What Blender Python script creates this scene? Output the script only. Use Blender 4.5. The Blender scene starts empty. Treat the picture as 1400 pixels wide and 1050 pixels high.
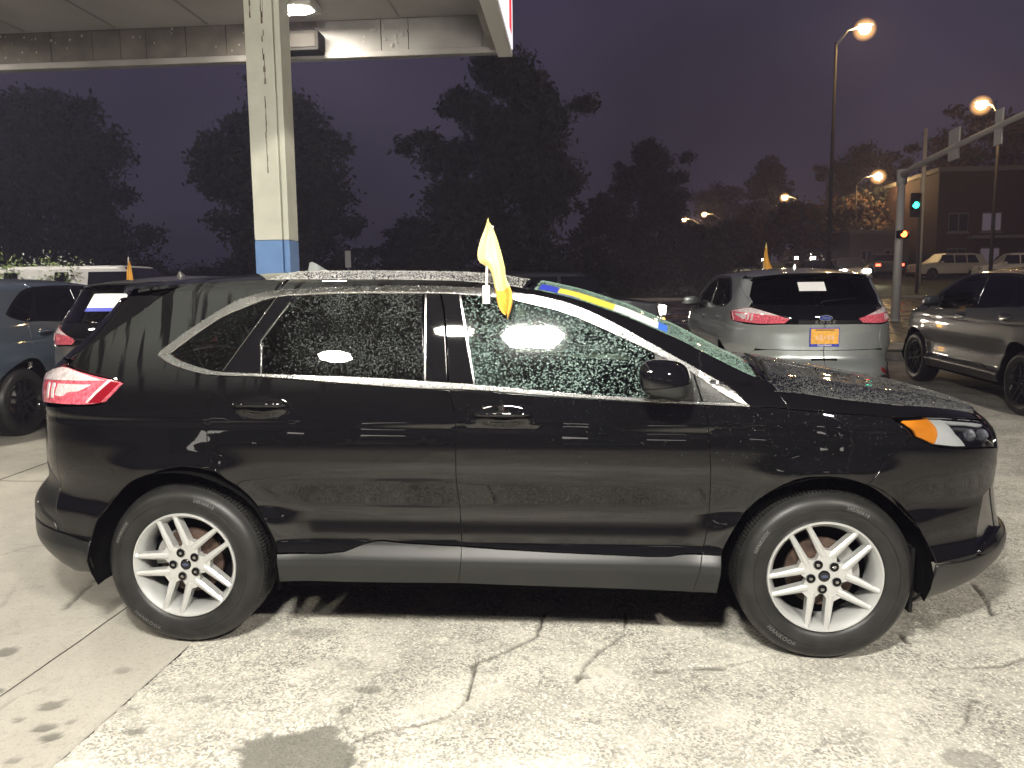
import bpy, bmesh, math, random
import numpy as np
from mathutils import Vector, Matrix
from mathutils.geometry import delaunay_2d_cdt
random.seed(7); np.random.seed(7)
R = math.radians
SC = bpy.context.scene
COL = SC.collection

# ---------------------------------------------------------------- camera
cam_d = bpy.data.cameras.new('camera'); cam = bpy.data.objects.new('camera', cam_d); COL.objects.link(cam)
cam_d.sensor_width = 36.0; cam_d.lens = 36 * 1064.5 / 1400; cam_d.clip_start = .05; cam_d.clip_end = 3000
def cam_axes(yaw, pit, rol):
    cy, sy, cp, sp = math.cos(yaw), math.sin(yaw), math.cos(pit), math.sin(pit)
    f = Vector((-sy * cp, cy * cp, -sp)); r = Vector((cy, sy, 0)); u = r.cross(f)
    c, s = math.cos(rol), math.sin(rol)
    return c * r + s * u, -s * r + c * u, f
cr, cu, cf = cam_axes(.0829468, .118394, -.0109993)
cam.matrix_world = Matrix(((cr.x, cu.x, -cf.x, 1.7846), (cr.y, cu.y, -cf.y, -3.29435), (cr.z, cu.z, -cf.z, 1.59792), (0, 0, 0, 1)))
SC.camera = cam
# ---------------------------------------------------------------- night sky (overcast, lit by the town)
W = bpy.data.worlds.new('World'); SC.world = W; W.use_nodes = True
wn = W.node_tree.nodes; wl = W.node_tree.links
wbg = wn['Background']
tc = wn.new('ShaderNodeTexCoord'); sep = wn.new('ShaderNodeSeparateXYZ'); wl.new(tc.outputs['Generated'], sep.inputs[0])
rp = wn.new('ShaderNodeValToRGB'); wl.new(sep.outputs['Z'], rp.inputs[0])
e = rp.color_ramp.elements
e[0].position = 0.0; e[0].color = (.042, .036, .054, 1)
e[1].position = 1.0; e[1].color = (.016, .014, .024, 1)
k_ = e.new(.16); k_.color = (.040, .034, .056, 1)
k_ = e.new(.42); k_.color = (.027, .021, .044, 1)
nz = wn.new('ShaderNodeTexNoise'); nz.inputs['Scale'].default_value = 2.0; nz.inputs['Detail'].default_value = 3
wl.new(tc.outputs['Generated'], nz.inputs['Vector'])
mr = wn.new('ShaderNodeMapRange'); mr.inputs['From Min'].default_value = .3; mr.inputs['From Max'].default_value = .7
mr.inputs['To Min'].default_value = .5; mr.inputs['To Max'].default_value = 1.5; wl.new(nz.outputs[0], mr.inputs[0])
mx = wn.new('ShaderNodeVectorMath'); mx.operation = 'SCALE'; wl.new(rp.outputs[0], mx.inputs[0]); wl.new(mr.outputs[0], mx.inputs['Scale'])
wl.new(mx.outputs[0], wbg.inputs['Color']); wbg.inputs['Strength'].default_value = 1.0
SC.view_settings.view_transform = 'Standard'; SC.view_settings.look = 'None'
SC.view_settings.exposure = 0.0; SC.view_settings.gamma = 1.0; SC.view_settings.use_curve_mapping = False
SC.render.engine = 'CYCLES'
SC.cycles.use_denoising = True; SC.cycles.max_bounces = 10; SC.cycles.transparent_max_bounces = 24
SC.cycles.sample_clamp_indirect = 6.0; SC.cycles.use_light_tree = True; SC.cycles.denoising_prefilter = 'ACCURATE'; SC.cycles.volume_bounces = 0
SC.cycles.caustics_reflective = False; SC.cycles.caustics_refractive = False
MAIN_LAMP = 1080.0      # radiance of the lit lens beside the camera
SIDE_LAMP = 520.0
ADDED_FLOOD = 1900.0  # radiance of the added flood behind the viewer

# ---------------------------------------------------------------- helpers
def tag(o, label=None, cat=None, group=None, kind=None):
    if label: o['label'] = label
    if cat: o['category'] = cat
    if group: o['group'] = group
    if kind: o['kind'] = kind
    return o
def empty(name, loc=(0, 0, 0), rz=0.0, rx=0.0, **k):
    o = bpy.data.objects.new(name, None); COL.objects.link(o); o.empty_display_size = .2
    o.rotation_mode = 'XYZ'; o.location = loc; o.rotation_euler = (rx, 0, rz); return tag(o, **k)
def link(name, me, parent=None, loc=None, mats=None):
    o = bpy.data.objects.new(name, me); COL.objects.link(o)
    if parent: o.parent = parent
    if loc: o.location = loc
    if mats:
        for m in (mats if isinstance(mats, (list, tuple)) else [mats]): me.materials.append(m)
    return o
def mesh(name, V, F, smooth=False, mats=None, parent=None, loc=None, normals=None, mi=None):
    me = bpy.data.meshes.new(name)
    me.from_pydata([tuple(v) for v in V], [], [tuple(f) for f in F])
    if smooth or normals is not None:
        me.polygons.foreach_set('use_smooth', [True] * len(me.polygons))
    if mi is not None: me.polygons.foreach_set('material_index', list(mi))
    me.update()
    if normals is not None: me.normals_split_custom_set_from_vertices([tuple(n) for n in normals])
    return link(name, me, parent, loc, mats)
class MB:
    """collects boxes, tubes and lathes for ONE mesh"""
    def __init__(s): s.V = []; s.F = []; s.M = []
    def add(s, V, F, m=0):
        b = len(s.V); s.V += [tuple(v) for v in V]; s.F += [tuple(i + b for i in f) for f in F]; s.M += [m] * len(F); return s
    def box(s, x0, x1, y0, y1, z0, z1, m=0, bev=0.0):
        if bev <= 0:
            V = [(x, y, z) for z in (z0, z1) for y in (y0, y1) for x in (x0, x1)]
            F = [(0, 2, 3, 1), (4, 5, 7, 6), (0, 1, 5, 4), (1, 3, 7, 5), (3, 2, 6, 7), (2, 0, 4, 6)]
            return s.add(V, F, m)
        bm = bmesh.new(); bmesh.ops.create_cube(bm, size=1)
        for v in bm.verts: v.co = Vector(((x0 + x1) / 2 + v.co.x * (x1 - x0), (y0 + y1) / 2 + v.co.y * (y1 - y0), (z0 + z1) / 2 + v.co.z * (z1 - z0)))
        bmesh.ops.bevel(bm, geom=bm.edges[:], offset=bev, segments=2, affect='EDGES', profile=.6)
        return s.bm(bm, m)
    def bm(s, bm, m=0):
        bm.verts.index_update(); s.add([v.co[:] for v in bm.verts], [[v.index for v in f.verts] for f in bm.faces], m); bm.free(); return s
    def tube(s, pts, r, n=8, m=0, cap=True):
        pts = [Vector(p) for p in pts]; rs = r if isinstance(r, (list, tuple)) else [r] * len(pts)
        V = []; F = []; up = None
        for i, p in enumerate(pts):
            d = (pts[min(i + 1, len(pts) - 1)] - pts[max(i - 1, 0)]).normalized()
            if up is None: up = d.orthogonal().normalized()
            a = (up - d * up.dot(d)).normalized(); up = a; b = d.cross(a)
            for k in range(n):
                t = 2 * math.pi * k / n; V.append(p + (a * math.cos(t) + b * math.sin(t)) * rs[i])
        for i in range(len(pts) - 1):
            for k in range(n): F.append((i * n + k, i * n + (k + 1) % n, (i + 1) * n + (k + 1) % n, (i + 1) * n + k))
        if cap: F.append(tuple(range(n - 1, -1, -1))); F.append(tuple(range((len(pts) - 1) * n, len(pts) * n)))
        return s.add(V, F, m)
    def lathe_y(s, prof, n=48, c=(0, 0, 0), m=0, closed=False):
        """profile (radius, y) turned about the y axis"""
        V = []; F = []; k = len(prof)
        for i in range(n):
            t = 2 * math.pi * i / n
            for (r, y) in prof: V.append((c[0] + r * math.cos(t), c[1] + y, c[2] + r * math.sin(t)))
        kk = k if closed else k - 1
        for i in range(n):
            j = (i + 1) % n
            for q in range(kk): F.append((i * k + q, i * k + (q + 1) % k, j * k + (q + 1) % k, j * k + q))
        return s.add(V, F, m)
    def build(s, name, mats, parent=None, smooth=False, loc=None, auto=None):
        o = mesh(name, s.V, s.F, smooth=smooth or auto is not None, mats=mats, parent=parent, loc=loc, mi=s.M)
        if auto is not None: sharp(o.data, auto)
        return o
def sharp(me, ang=35):
    bm = bmesh.new(); bm.from_mesh(me)
    bmesh.ops.recalc_face_normals(bm, faces=bm.faces)
    for e_ in bm.edges:
        if len(e_.link_faces) == 2 and e_.calc_face_angle(0) > R(ang): e_.smooth = False
    bm.to_mesh(me); bm.free()
def sweep_box(V4, parent=None): pass

# ---------------------------------------------------------------- materials
MATS = {}
def mat(name, col=(.5, .5, .5), rough=.5, metal=0.0, coat=0.0, emit=None, es=0.0, spec=.5, trans=0.0, ior=1.45, alpha=1.0, noise=None, bump=None, coat_rough=.03):
    """noise = (scale, amount, detail) colour variation; bump = (scale, strength, distance)"""
    if name in MATS: return MATS[name]
    m = bpy.data.materials.new(name); m.use_nodes = True; MATS[name] = m
    nt = m.node_tree; b = nt.nodes['Principled BSDF']
    b.inputs['Base Color'].default_value = (*col, 1); b.inputs['Roughness'].default_value = rough
    b.inputs['Metallic'].default_value = metal; b.inputs['Coat Weight'].default_value = coat; b.inputs['Coat Roughness'].default_value = coat_rough
    b.inputs['Specular IOR Level'].default_value = spec; b.inputs['Transmission Weight'].default_value = trans
    b.inputs['IOR'].default_value = ior; b.inputs['Alpha'].default_value = alpha
    if emit: b.inputs['Emission Color'].default_value = (*emit, 1); b.inputs['Emission Strength'].default_value = es
    t = nt.nodes.new('ShaderNodeTexCoord')
    if noise:
        n = nt.nodes.new('ShaderNodeTexNoise'); n.inputs['Scale'].default_value = noise[0]; n.inputs['Detail'].default_value = noise[2] if len(noise) > 2 else 5
        nt.links.new(t.outputs['Object'], n.inputs['Vector'])
        r_ = nt.nodes.new('ShaderNodeMapRange'); r_.inputs['From Min'].default_value = .3; r_.inputs['From Max'].default_value = .7
        r_.inputs['To Min'].default_value = 1 - noise[1]; r_.inputs['To Max'].default_value = 1 + noise[1]
        nt.links.new(n.outputs[0], r_.inputs[0])
        s_ = nt.nodes.new('ShaderNodeVectorMath'); s_.operation = 'SCALE'; s_.inputs[0].default_value = col; nt.links.new(r_.outputs[0], s_.inputs['Scale'])
        nt.links.new(s_.outputs[0], b.inputs['Base Color'])
    if bump:
        n = nt.nodes.new('ShaderNodeTexNoise'); n.inputs['Scale'].default_value = bump[0]; n.inputs['Detail'].default_value = 4
        nt.links.new(t.outputs['Object'], n.inputs['Vector'])
        bp = nt.nodes.new('ShaderNodeBump'); bp.inputs['Strength'].default_value = bump[1]; bp.inputs['Distance'].default_value = bump[2]
        nt.links.new(n.outputs[0], bp.inputs['Height']); nt.links.new(bp.outputs[0], b.inputs['Normal'])
    return m
def glass(name, tint, rough=.0, f0=1.5):
    if name in MATS: return MATS[name]
    m = bpy.data.materials.new(name); m.use_nodes = True; MATS[name] = m; nt = m.node_tree; nt.nodes.clear()
    o = nt.nodes.new('ShaderNodeOutputMaterial'); mxs = nt.nodes.new('ShaderNodeMixShader')
    tr = nt.nodes.new('ShaderNodeBsdfTransparent'); tr.inputs[0].default_value = (*tint, 1)
    g = nt.nodes.new('ShaderNodeBsdfGlossy'); g.inputs['Roughness'].default_value = rough; g.inputs[0].default_value = (1, 1, 1, 1)
    f = nt.nodes.new('ShaderNodeFresnel'); f.inputs[0].default_value = f0
    nt.links.new(f.outputs[0], mxs.inputs[0]); nt.links.new(tr.outputs[0], mxs.inputs[1]); nt.links.new(g.outputs[0], mxs.inputs[2]); nt.links.new(mxs.outputs[0], o.inputs[0])
    return m
def emis(name, col, s):
    return mat(name, (0, 0, 0), .6, emit=col, es=s, spec=0)

M_BLACKPAINT = mat('black_car_paint', (.0035, .0035, .004), .6, coat=1.0, coat_rough=.012, spec=0)
def wet_paint():
    nt = M_BLACKPAINT.node_tree; N_ = nt.nodes; L = nt.links; b = N_['Principled BSDF']; t = N_.new('ShaderNodeTexCoord'); s = N_.new('ShaderNodeSeparateXYZ'); L.new(t.outputs['Object'], s.inputs[0])
    def mr_(v, a, c, lo=0., hi=1.):
        r = N_.new('ShaderNodeMapRange'); r.inputs['From Min'].default_value = a; r.inputs['From Max'].default_value = c; r.inputs['To Min'].default_value = lo; r.inputs['To Max'].default_value = hi; L.new(v, r.inputs[0]); return r.outputs[0]
    def mul_(a, c):
        m_ = N_.new('ShaderNodeMath'); m_.operation = 'MULTIPLY'; L.new(a, m_.inputs[0]); L.new(c, m_.inputs[1]); return m_.outputs[0]
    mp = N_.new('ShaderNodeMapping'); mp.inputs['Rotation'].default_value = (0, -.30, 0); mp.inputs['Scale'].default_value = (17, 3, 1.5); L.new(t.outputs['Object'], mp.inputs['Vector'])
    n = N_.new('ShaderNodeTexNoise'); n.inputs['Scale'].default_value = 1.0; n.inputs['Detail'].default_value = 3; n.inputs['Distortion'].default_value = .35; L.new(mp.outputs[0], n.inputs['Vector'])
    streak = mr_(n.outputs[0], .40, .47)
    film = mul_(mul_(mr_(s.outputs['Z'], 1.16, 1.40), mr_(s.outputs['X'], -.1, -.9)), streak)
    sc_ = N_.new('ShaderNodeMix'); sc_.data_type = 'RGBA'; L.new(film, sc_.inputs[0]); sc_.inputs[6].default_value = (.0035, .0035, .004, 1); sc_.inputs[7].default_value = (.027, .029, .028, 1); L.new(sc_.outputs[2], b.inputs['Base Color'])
wet_paint()
M_SILVER = mat('silver_green_metallic_paint', (.42, .455, .445), .33, metal=.7, coat=1.0)
M_GREY2 = mat('warm_grey_metallic_paint', (.16, .16, .15), .35, metal=.6, coat=1.0)
M_BLUE = mat('blue_grey_metallic_paint', (.085, .11, .15), .38, metal=.55, coat=1.0)
M_DARKGREY = mat('dark_grey_metallic_paint', (.040, .043, .050), .38, metal=.5, coat=1.0)
M_WHITEP = mat('white_paint', (.75, .74, .70), .4, coat=.6)
M_PLASTIC = mat('grey_cladding_plastic', (.013, .0135, .013), .36, bump=(900, .12, .0006))
M_BLACKPL = mat('matt_black_plastic', (.010, .010, .010), .65, spec=.15)
M_GLOSSBLK = mat('gloss_black_trim', (.004, .004, .005), .5, coat=1.0, coat_rough=.02, spec=0)
M_VOID = mat('underbody_black', (.006, .006, .006), .9, spec=0)
M_CHROME = mat('brushed_satin_chrome', (.46, .46, .45), .24, metal=1.0)
M_CHROMEB = mat('dark_chrome', (.30, .30, .30), .15, metal=1.0)
M_TYRE = mat('tyre_rubber', (.014, .014, .0135), .42, noise=(14, .3, 5), bump=(220, .15, .001), spec=.35)
M_ALLOY = mat('silver_alloy', (.50, .51, .50), .34, metal=.5, coat=.5)
M_BLKALLOY = mat('gloss_black_alloy', (.010, .010, .011), .5, coat=1.0, spec=0)
M_DISC = mat('rusty_brake_disc', (.085, .055, .042), .6, metal=.4, noise=(30, .5, 5))
M_CALIPER = mat('grey_caliper', (.25, .25, .24), .5, metal=.3)
M_GL_CLEAR = glass('clear_green_glass', (.74, .88, .82), .035)
M_GL_DARK = glass('privacy_glass', (.028, .030, .028))
M_RED = mat('red_lamp_lens', (.62, .11, .15), .10, coat=1.0, noise=(60, .5, 2))
M_REDDK = mat('dark_red_lens', (.20, .006, .014), .10, coat=1.0)
M_PALE = mat('pale_lamp_lens', (.62, .55, .55), .12, coat=1.0, noise=(45, .25, 2))
M_AMBER = mat('amber_reflector', (.95, .30, .01), .45, coat=.3)
M_LENS = glass('lamp_cover_glass', (.92, .94, .95))
M_SEAT = mat('dark_seat_cloth', (.035, .036, .04), .8, noise=(40, .3, 4))
M_LINER = mat('headliner_grey', (.36, .37, .35), .9)
M_DASH = mat('dash_grey', (.045, .046, .048), .6)
M_PAPER = mat('white_paper', (.82, .82, .80), .6)
M_PBLUE = mat('blue_print', (.03, .05, .45), .5)
M_YELLOW = mat('yellow_cloth', (.84, .70, .30), .7, noise=(14, .12, 3))
M_STY = mat('yellow_sticker', (.72, .62, .08), .5)
M_WHITEPL = mat('white_plastic', (.8, .8, .78), .4)
M_PLATE = mat('orange_plate', (.80, .42, .07), .45, noise=(25, .15, 2))
M_FORD = mat('blue_enamel', (.02, .05, .30), .2, coat=1.0)
M_PRINT = mat('black_print', (.02, .02, .02), .5)

# ---------------------------------------------------------------- ground
def gz(y):
    y = np.asarray(y, float); t = np.clip(y - 1.0, 0, None)
    s = .026 * (np.sqrt(t * t + .6) - math.sqrt(.6)) + .045 * np.clip(y - 34, 0, 48)
    return np.where(y < 115, s, .026 * (114 - math.sqrt(.6)) + .045 * 48) * (y > 1.0)
def gzf(y): return float(gz(y))
def vnoise(x, y, seed=0):
    """cheap smooth noise on arrays"""
    xi = np.floor(x).astype(int); yi = np.floor(y).astype(int); fx = x - xi; fy = y - yi
    def h(a, b): 
        n = np.sin(a * 127.1 + b * 311.7 + seed * 74.7) * 43758.5453; return n - np.floor(n)
    fx = fx * fx * (3 - 2 * fx); fy = fy * fy * (3 - 2 * fy)
    return (h(xi, yi) * (1 - fx) + h(xi + 1, yi) * fx) * (1 - fy) + (h(xi, yi + 1) * (1 - fx) + h(xi + 1, yi + 1) * fx) * fy
def seg_dist(X, Y, pl):
    d = np.full(X.shape, 9.)
    for (x1, y1), (x2, y2) in zip(pl[:-1], pl[1:]):
        vx, vy = x2 - x1, y2 - y1; t = np.clip(((X - x1) * vx + (Y - y1) * vy) / (vx * vx + vy * vy + 1e-9), 0, 1)
        d = np.minimum(d, np.hypot(X - x1 - t * vx, Y - y1 - t * vy))
    return d
def wander(pl, amp=.02, n=5, seed=0):
    rs = np.random.RandomState(seed); o = []
    for a, b in zip(pl[:-1], pl[1:]):
        L = math.hypot(b[0] - a[0], b[1] - a[1])
        for k in range(n): 
            t = k / n; o.append((a[0] + (b[0] - a[0]) * t + rs.uniform(-1, 1) * amp * min(1, L), a[1] + (b[1] - a[1]) * t + rs.uniform(-1, 1) * amp * min(1, L)))
    o.append(pl[-1]); return o
CR_ASPH = [(wander([(1.627, 0.435), (1.613, 0.33), (1.603, 0.183), (1.464, 0.01), (1.346, -0.101), (1.348, -0.23), (1.351, -0.407), (1.296, -0.534), (1.191, -0.601), (1.063, -0.644), (1.019, -0.685), (0.996, -0.719)], .014, 4, 0), 0.009, 0.022),
 (wander([(0.996, -0.719), (0.923, -0.618), (0.845, -0.455)], .014, 4, 1), 0.006, 0.01),
 (wander([(0.996, -0.719), (0.998, -0.883)], .014, 4, 2), 0.006, 0.01),
 (wander([(2.033, 0.485), (2.005, 0.206), (1.888, 0.035), (1.821, -0.106), (1.784, -0.247)], .014, 4, 3), 0.008, 0.014),
 (wander([(1.603, 0.183), (1.757, 0.115), (1.92, 0.023)], .014, 4, 4), 0.006, 0.006),
 (wander([(3.169, 0.258), (3.272, 0.117), (3.286, -0.031), (3.324, -0.111)], .014, 4, 5), 0.006, 0.008),
 (wander([(3.718, 0.088), (3.582, -0.0), (3.506, -0.005), (3.362, -0.026)], .014, 4, 6), 0.009, 0.014),
 (wander([(3.922, 0.951), (3.869, 0.707), (3.817, 0.541)], .014, 4, 7), 0.013, 0.02),
 (wander([(4.162, 0.942), (4.112, 1.025), (4.047, 1.089)], .014, 4, 8), 0.007, 0.01),
 (wander([(3.284, 0.304), (3.277, 0.204)], .014, 4, 9), 0.014, 0.02),
 (wander([(3.304, -0.303), (3.227, -0.448), (3.165, -0.525)], .014, 4, 10), 0.007, 0.01),
 (wander([(2.128, -0.133), (2.444, -0.068), (2.691, 0.062)], .014, 4, 11), 0.006, 0.006),
 (wander([(0.652, 0.036), (0.749, -0.136), (0.718, -0.36), (0.805, -0.549)], .014, 4, 12), 0.006, 0.005),
 (wander([(1.171, -0.872), (1.203, -0.786), (1.29, -0.691), (1.392, -0.661)], .014, 4, 13), 0.006, 0.006),
 (wander([(2.546, -0.783), (2.673, -0.603), (2.819, -0.547), (2.983, -0.583)], .014, 4, 14), 0.006, 0.005)]
CR_CONC = [(wander([(-0.943, 0.874), (-0.9, 0.565), (-0.846, 0.351)], .012, 4, 40), 0.01, 0.018),
 (wander([(-1.787, 1.109), (-1.72, 1.28), (-1.539, 1.377)], .012, 4, 41), 0.008, 0.01),
 (wander([(-0.401, -0.428), (-0.46, -0.519), (-0.454, -0.754)], .012, 4, 42), 0.008, 0.006),
 (wander([(-1.38, 0.757), (-1.197, 0.351)], .012, 4, 43), 0.008, 0.006)]
STAINS = [(-0.801, -0.123, 0.05, 0.05, 0.9), (-0.274, -0.563, 0.045, 0.035, 0.8), (-0.188, -0.718, 0.04, 0.03, 0.9), (-0.115, -0.674, 0.02, 0.02, 0.6), (-0.121, -0.776, 0.035, 0.03, 1), (-0.245, -0.517, 0.02, 0.015, 0.6), (-0.327, -0.672, 0.02, 0.02, 0.7), (-0.159, -0.264, 0.035, 0.03, 0.5), (0.158, -0.715, 0.035, 0.025, 0.8), (0.302, -0.472, 0.05, 0.03, 0.5), (0.936, -0.347, 0.06, 0.03, 0.7), (0.897, -0.512, 0.025, 0.03, 0.8), (0.801, -0.833, 0.21, 0.16, 1), (0.865, -0.671, 0.06, 0.05, 0.9), (2.346, -0.100, 0.07, 0.02, 0.8), (2.143, -0.138, 0.04, 0.02, 0.6), (3.329, -0.296, 0.02, 0.015, 1), (1.805, -0.203, 0.04, 0.02, 0.7), (-0.575, -0.451, 0.02, 0.02, 1), (0.540, 0.161, 0.14, 0.05, 0.35), (0.708, -0.139, 0.2, 0.06, 0.25), (1.401, -0.164, 0.1, 0.04, 0.25), (3.124, -0.705, 0.1, 0.07, 0.6), (-0.153, -0.925, 0.03, 0.02, 0.7), (0.054, -0.559, 0.05, 0.02, 0.3)]
def axis(lo, hi, d0, d1, st, far):
    a = list(np.arange(d0, d1, st)); s = st; x = d1
    while x < hi: a.append(x); s = min(s * 1.25, far); x += s
    a.append(hi); s = st; x = d0; l = []
    while x > lo: 
        s = min(s * 1.25, far); x -= s; l.append(max(x, lo))
    return np.array(l[::-1] + a)
def ground_sheet(name, xs, ys, cracks, mats, dz=0.0, edge=None, attr_fn=None, label=None, ragged=False):
    X, Y = np.meshgrid(xs, ys)
    if ragged: X = X + (.016 * vnoise(Y * 16, X * 0, 41) + .010 * vnoise(Y * 60, X * 0, 43) - .006) * np.exp(-np.clip(X, 0, 1) / .05)
    Z = gz(Y) + dz + .010 * (vnoise(X * .9, Y * .9, 3) - .5) * (np.abs(Y) < 12) + .003 * (vnoise(X * 5, Y * 5, 5) - .5)
    Z = np.where(Y > 12, gz(Y) + dz, Z)
    near = (Y < 4) & (Y > -2.5) & (X > -4) & (X < 6)
    dirt = np.zeros(X.shape)
    jag = .003 * (vnoise(X * 70, Y * 70, 9) - .5)
    for pl, w, dep in cracks:
        d = seg_dist(X, Y, pl) + jag
        ww = w * (.35 + .8 * vnoise(X * 8, Y * 8, 21))
        k = np.clip(1 - d / ww, 0, 1); Z = Z - dep * np.sqrt(k); dirt = np.maximum(dirt, np.clip(1.25 - d / (ww * 1.4), 0, 1) * min(1, max(.22, dep / .018)))
    patch = attr_fn(X, Y) if attr_fn else np.zeros(X.shape)
    if attr_fn: Z = Z - .006 * patch
    if edge is not None:
        Z = Z - .010 * np.clip(1 - edge(X, Y) / .012, 0, 1) ** 2
    V = np.stack([X, Y, Z], -1).reshape(-1, 3); nx = len(xs); ny = len(ys)
    I = np.arange(nx * ny).reshape(ny, nx); F = np.stack([I[:-1, :-1], I[:-1, 1:], I[1:, 1:], I[1:, :-1]], -1).reshape(-1, 4)
    me = bpy.data.meshes.new(name); me.vertices.add(len(V)); me.vertices.foreach_set('co', V.reshape(-1).astype(np.float32))
    me.loops.add(len(F) * 4); me.loops.foreach_set('vertex_index', F.reshape(-1).astype(np.int32)); me.polygons.add(len(F))
    me.polygons.foreach_set('loop_start', (np.arange(len(F)) * 4).astype(np.int32)); me.polygons.foreach_set('loop_total', np.full(len(F), 4, np.int32))
    me.polygons.foreach_set('use_smooth', np.ones(len(F), bool)); me.update()
    for nm, val in (('crack_dirt', dirt), ('patch', patch)):
        a = me.attributes.new(nm, 'FLOAT', 'POINT'); a.data.foreach_set('value', val.reshape(-1).astype(np.float32))
    o = link(name, me, mats=mats); o['kind'] = 'structure'; return o
def ground_mat(name, c_base, c_light, c_dark, grain, big, speck=.5, rough=.75, bump=.6):
    m = bpy.data.materials.new(name); m.use_nodes = True; nt = m.node_tree; N_ = nt.nodes; L = nt.links; b = N_['Principled BSDF']
    tc_ = N_.new('ShaderNodeTexCoord'); co = tc_.outputs['Object']
    def noise(s, d=4, r=.5):
        n = N_.new('ShaderNodeTexNoise'); n.inputs['Scale'].default_value = s; n.inputs['Detail'].default_value = d; n.inputs['Roughness'].default_value = r; L.new(co, n.inputs['Vector']); return n.outputs[0]
    def ramp(v, a, b_):
        r = N_.new('ShaderNodeMapRange'); r.inputs['From Min'].default_value = a; r.inputs['From Max'].default_value = b_; L.new(v, r.inputs[0]); return r.outputs[0]
    def mix(f, a, b_):
        x = N_.new('ShaderNodeMix'); x.data_type = 'RGBA'
        if isinstance(f, float): x.inputs[0].default_value = f
        else: L.new(f, x.inputs[0])
        for s, v in ((6, a), (7, b_)):
            if isinstance(v, tuple): x.inputs[s].default_value = (*v, 1)
            else: L.new(v, x.inputs[s])
        return x.outputs[2]
    def mul(a, b_):
        x = N_.new('ShaderNodeMath'); x.operation = 'MULTIPLY'; L.new(a, x.inputs[0])
        if isinstance(b_, float): x.inputs[1].default_value = b_
        else: L.new(b_, x.inputs[1])
        return x.outputs[0]
    vor = N_.new('ShaderNodeTexVoronoi'); vor.inputs['Scale'].default_value = grain; L.new(co, vor.inputs['Vector'])
    sepc = N_.new('ShaderNodeSeparateColor'); L.new(vor.outputs['Color'], sepc.inputs[0])
    c = mix(ramp(noise(big, 5, .6), .38, .64), c_base, c_light)
    mod = ramp(noise(2.6, 5, .7), .36, .62)
    c = mix(mul(mul(ramp(sepc.outputs[0], .58, .66), mod), speck), c, c_dark)
    c = mix(mul(ramp(sepc.outputs[1], .80, .88), speck * .8), c, tuple(min(1, q * 1.35) for q in c_light))
    c = mix(mul(ramp(noise(grain * .22, 3), .56, .66), .35), c, c_dark)
    c = mix(mul(ramp(noise(1.3, 6, .7), .50, .68), .30), c, tuple(q * .60 for q in c_base))
    c = mix(mul(ramp(noise(7.0, 6, .7), .58, .70), .35), c, tuple(q * .5 for q in c_base))
    for nm, col, amt in (('patch', tuple(q * .30 for q in c_base), .85), ('crack_dirt', (.045, .040, .032), .92)):
        a = N_.new('ShaderNodeAttribute'); a.attribute_name = nm; c = mix(mul(a.outputs['Fac'], amt), c, col)
    L.new(c, b.inputs['Base Color']); b.inputs['Roughness'].default_value = rough; b.inputs['Specular IOR Level'].default_value = .35
    r2 = N_.new('ShaderNodeMapRange'); r2.inputs['From Min'].default_value = .35; r2.inputs['From Max'].default_value = .65; r2.inputs['To Min'].default_value = rough - .18; r2.inputs['To Max'].default_value = rough + .08
    L.new(noise(.8, 4), r2.inputs[0]); L.new(r2.outputs[0], b.inputs['Roughness'])
    h1 = mul(vor.outputs['Distance'], .0030 * bump); h2 = mul(noise(grain * .5, 5, .7), .004 * bump)
    ad = N_.new('ShaderNodeMath'); ad.operation = 'ADD'; L.new(h1, ad.inputs[0]); L.new(h2, ad.inputs[1])
    bp = N_.new('ShaderNodeBump'); bp.inputs['Strength'].default_value = 1.0; bp.inputs['Distance'].default_value = 1.0; L.new(ad.outputs[0], bp.inputs['Height']); L.new(bp.outputs[0], b.inputs['Normal'])
    MATS[name] = m; return m
M_ASPH = ground_mat('worn_asphalt', (.39, .375, .325), (.56, .54, .47), (.15, .145, .13), 115., 2.2, speck=.85)
M_CONC = ground_mat('old_concrete', (.355, .335, .29), (.43, .41, .355), (.22, .20, .17), 260., 1.4, speck=.25, rough=.7, bump=.3)
M_ROAD = ground_mat('wet_road_asphalt', (.05, .046, .042), (.075, .068, .06), (.02, .02, .02), 30., .6, speck=.3, rough=.35, bump=.5)

def stain_fn(X, Y):
    k = np.zeros(X.shape)
    for (sx, sy, a, b_, s) in STAINS:
        q = ((X - sx) / a) ** 2 + ((Y - sy) / b_) ** 2 + .5 * (vnoise(X * 14, Y * 14, 31) - .5) + .5 * (vnoise(X * 45, Y * 45, 33) - .5)
        k = np.maximum(k, s * np.clip((1.15 - q) / .25, 0, 1))
    return k
xa = axis(0.001, 220, .001, 4.9, .0125, 25); ya = axis(-45, 520, -2.15, 1.9, .0125, 25)
ya = ya[ya < 11.58]; ya = np.append(ya, 11.58)
asph = ground_sheet('asphalt_lot', xa, ya, CR_ASPH, M_ASPH, edge=lambda X, Y: X + .003, ragged=True, attr_fn=stain_fn)
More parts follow.
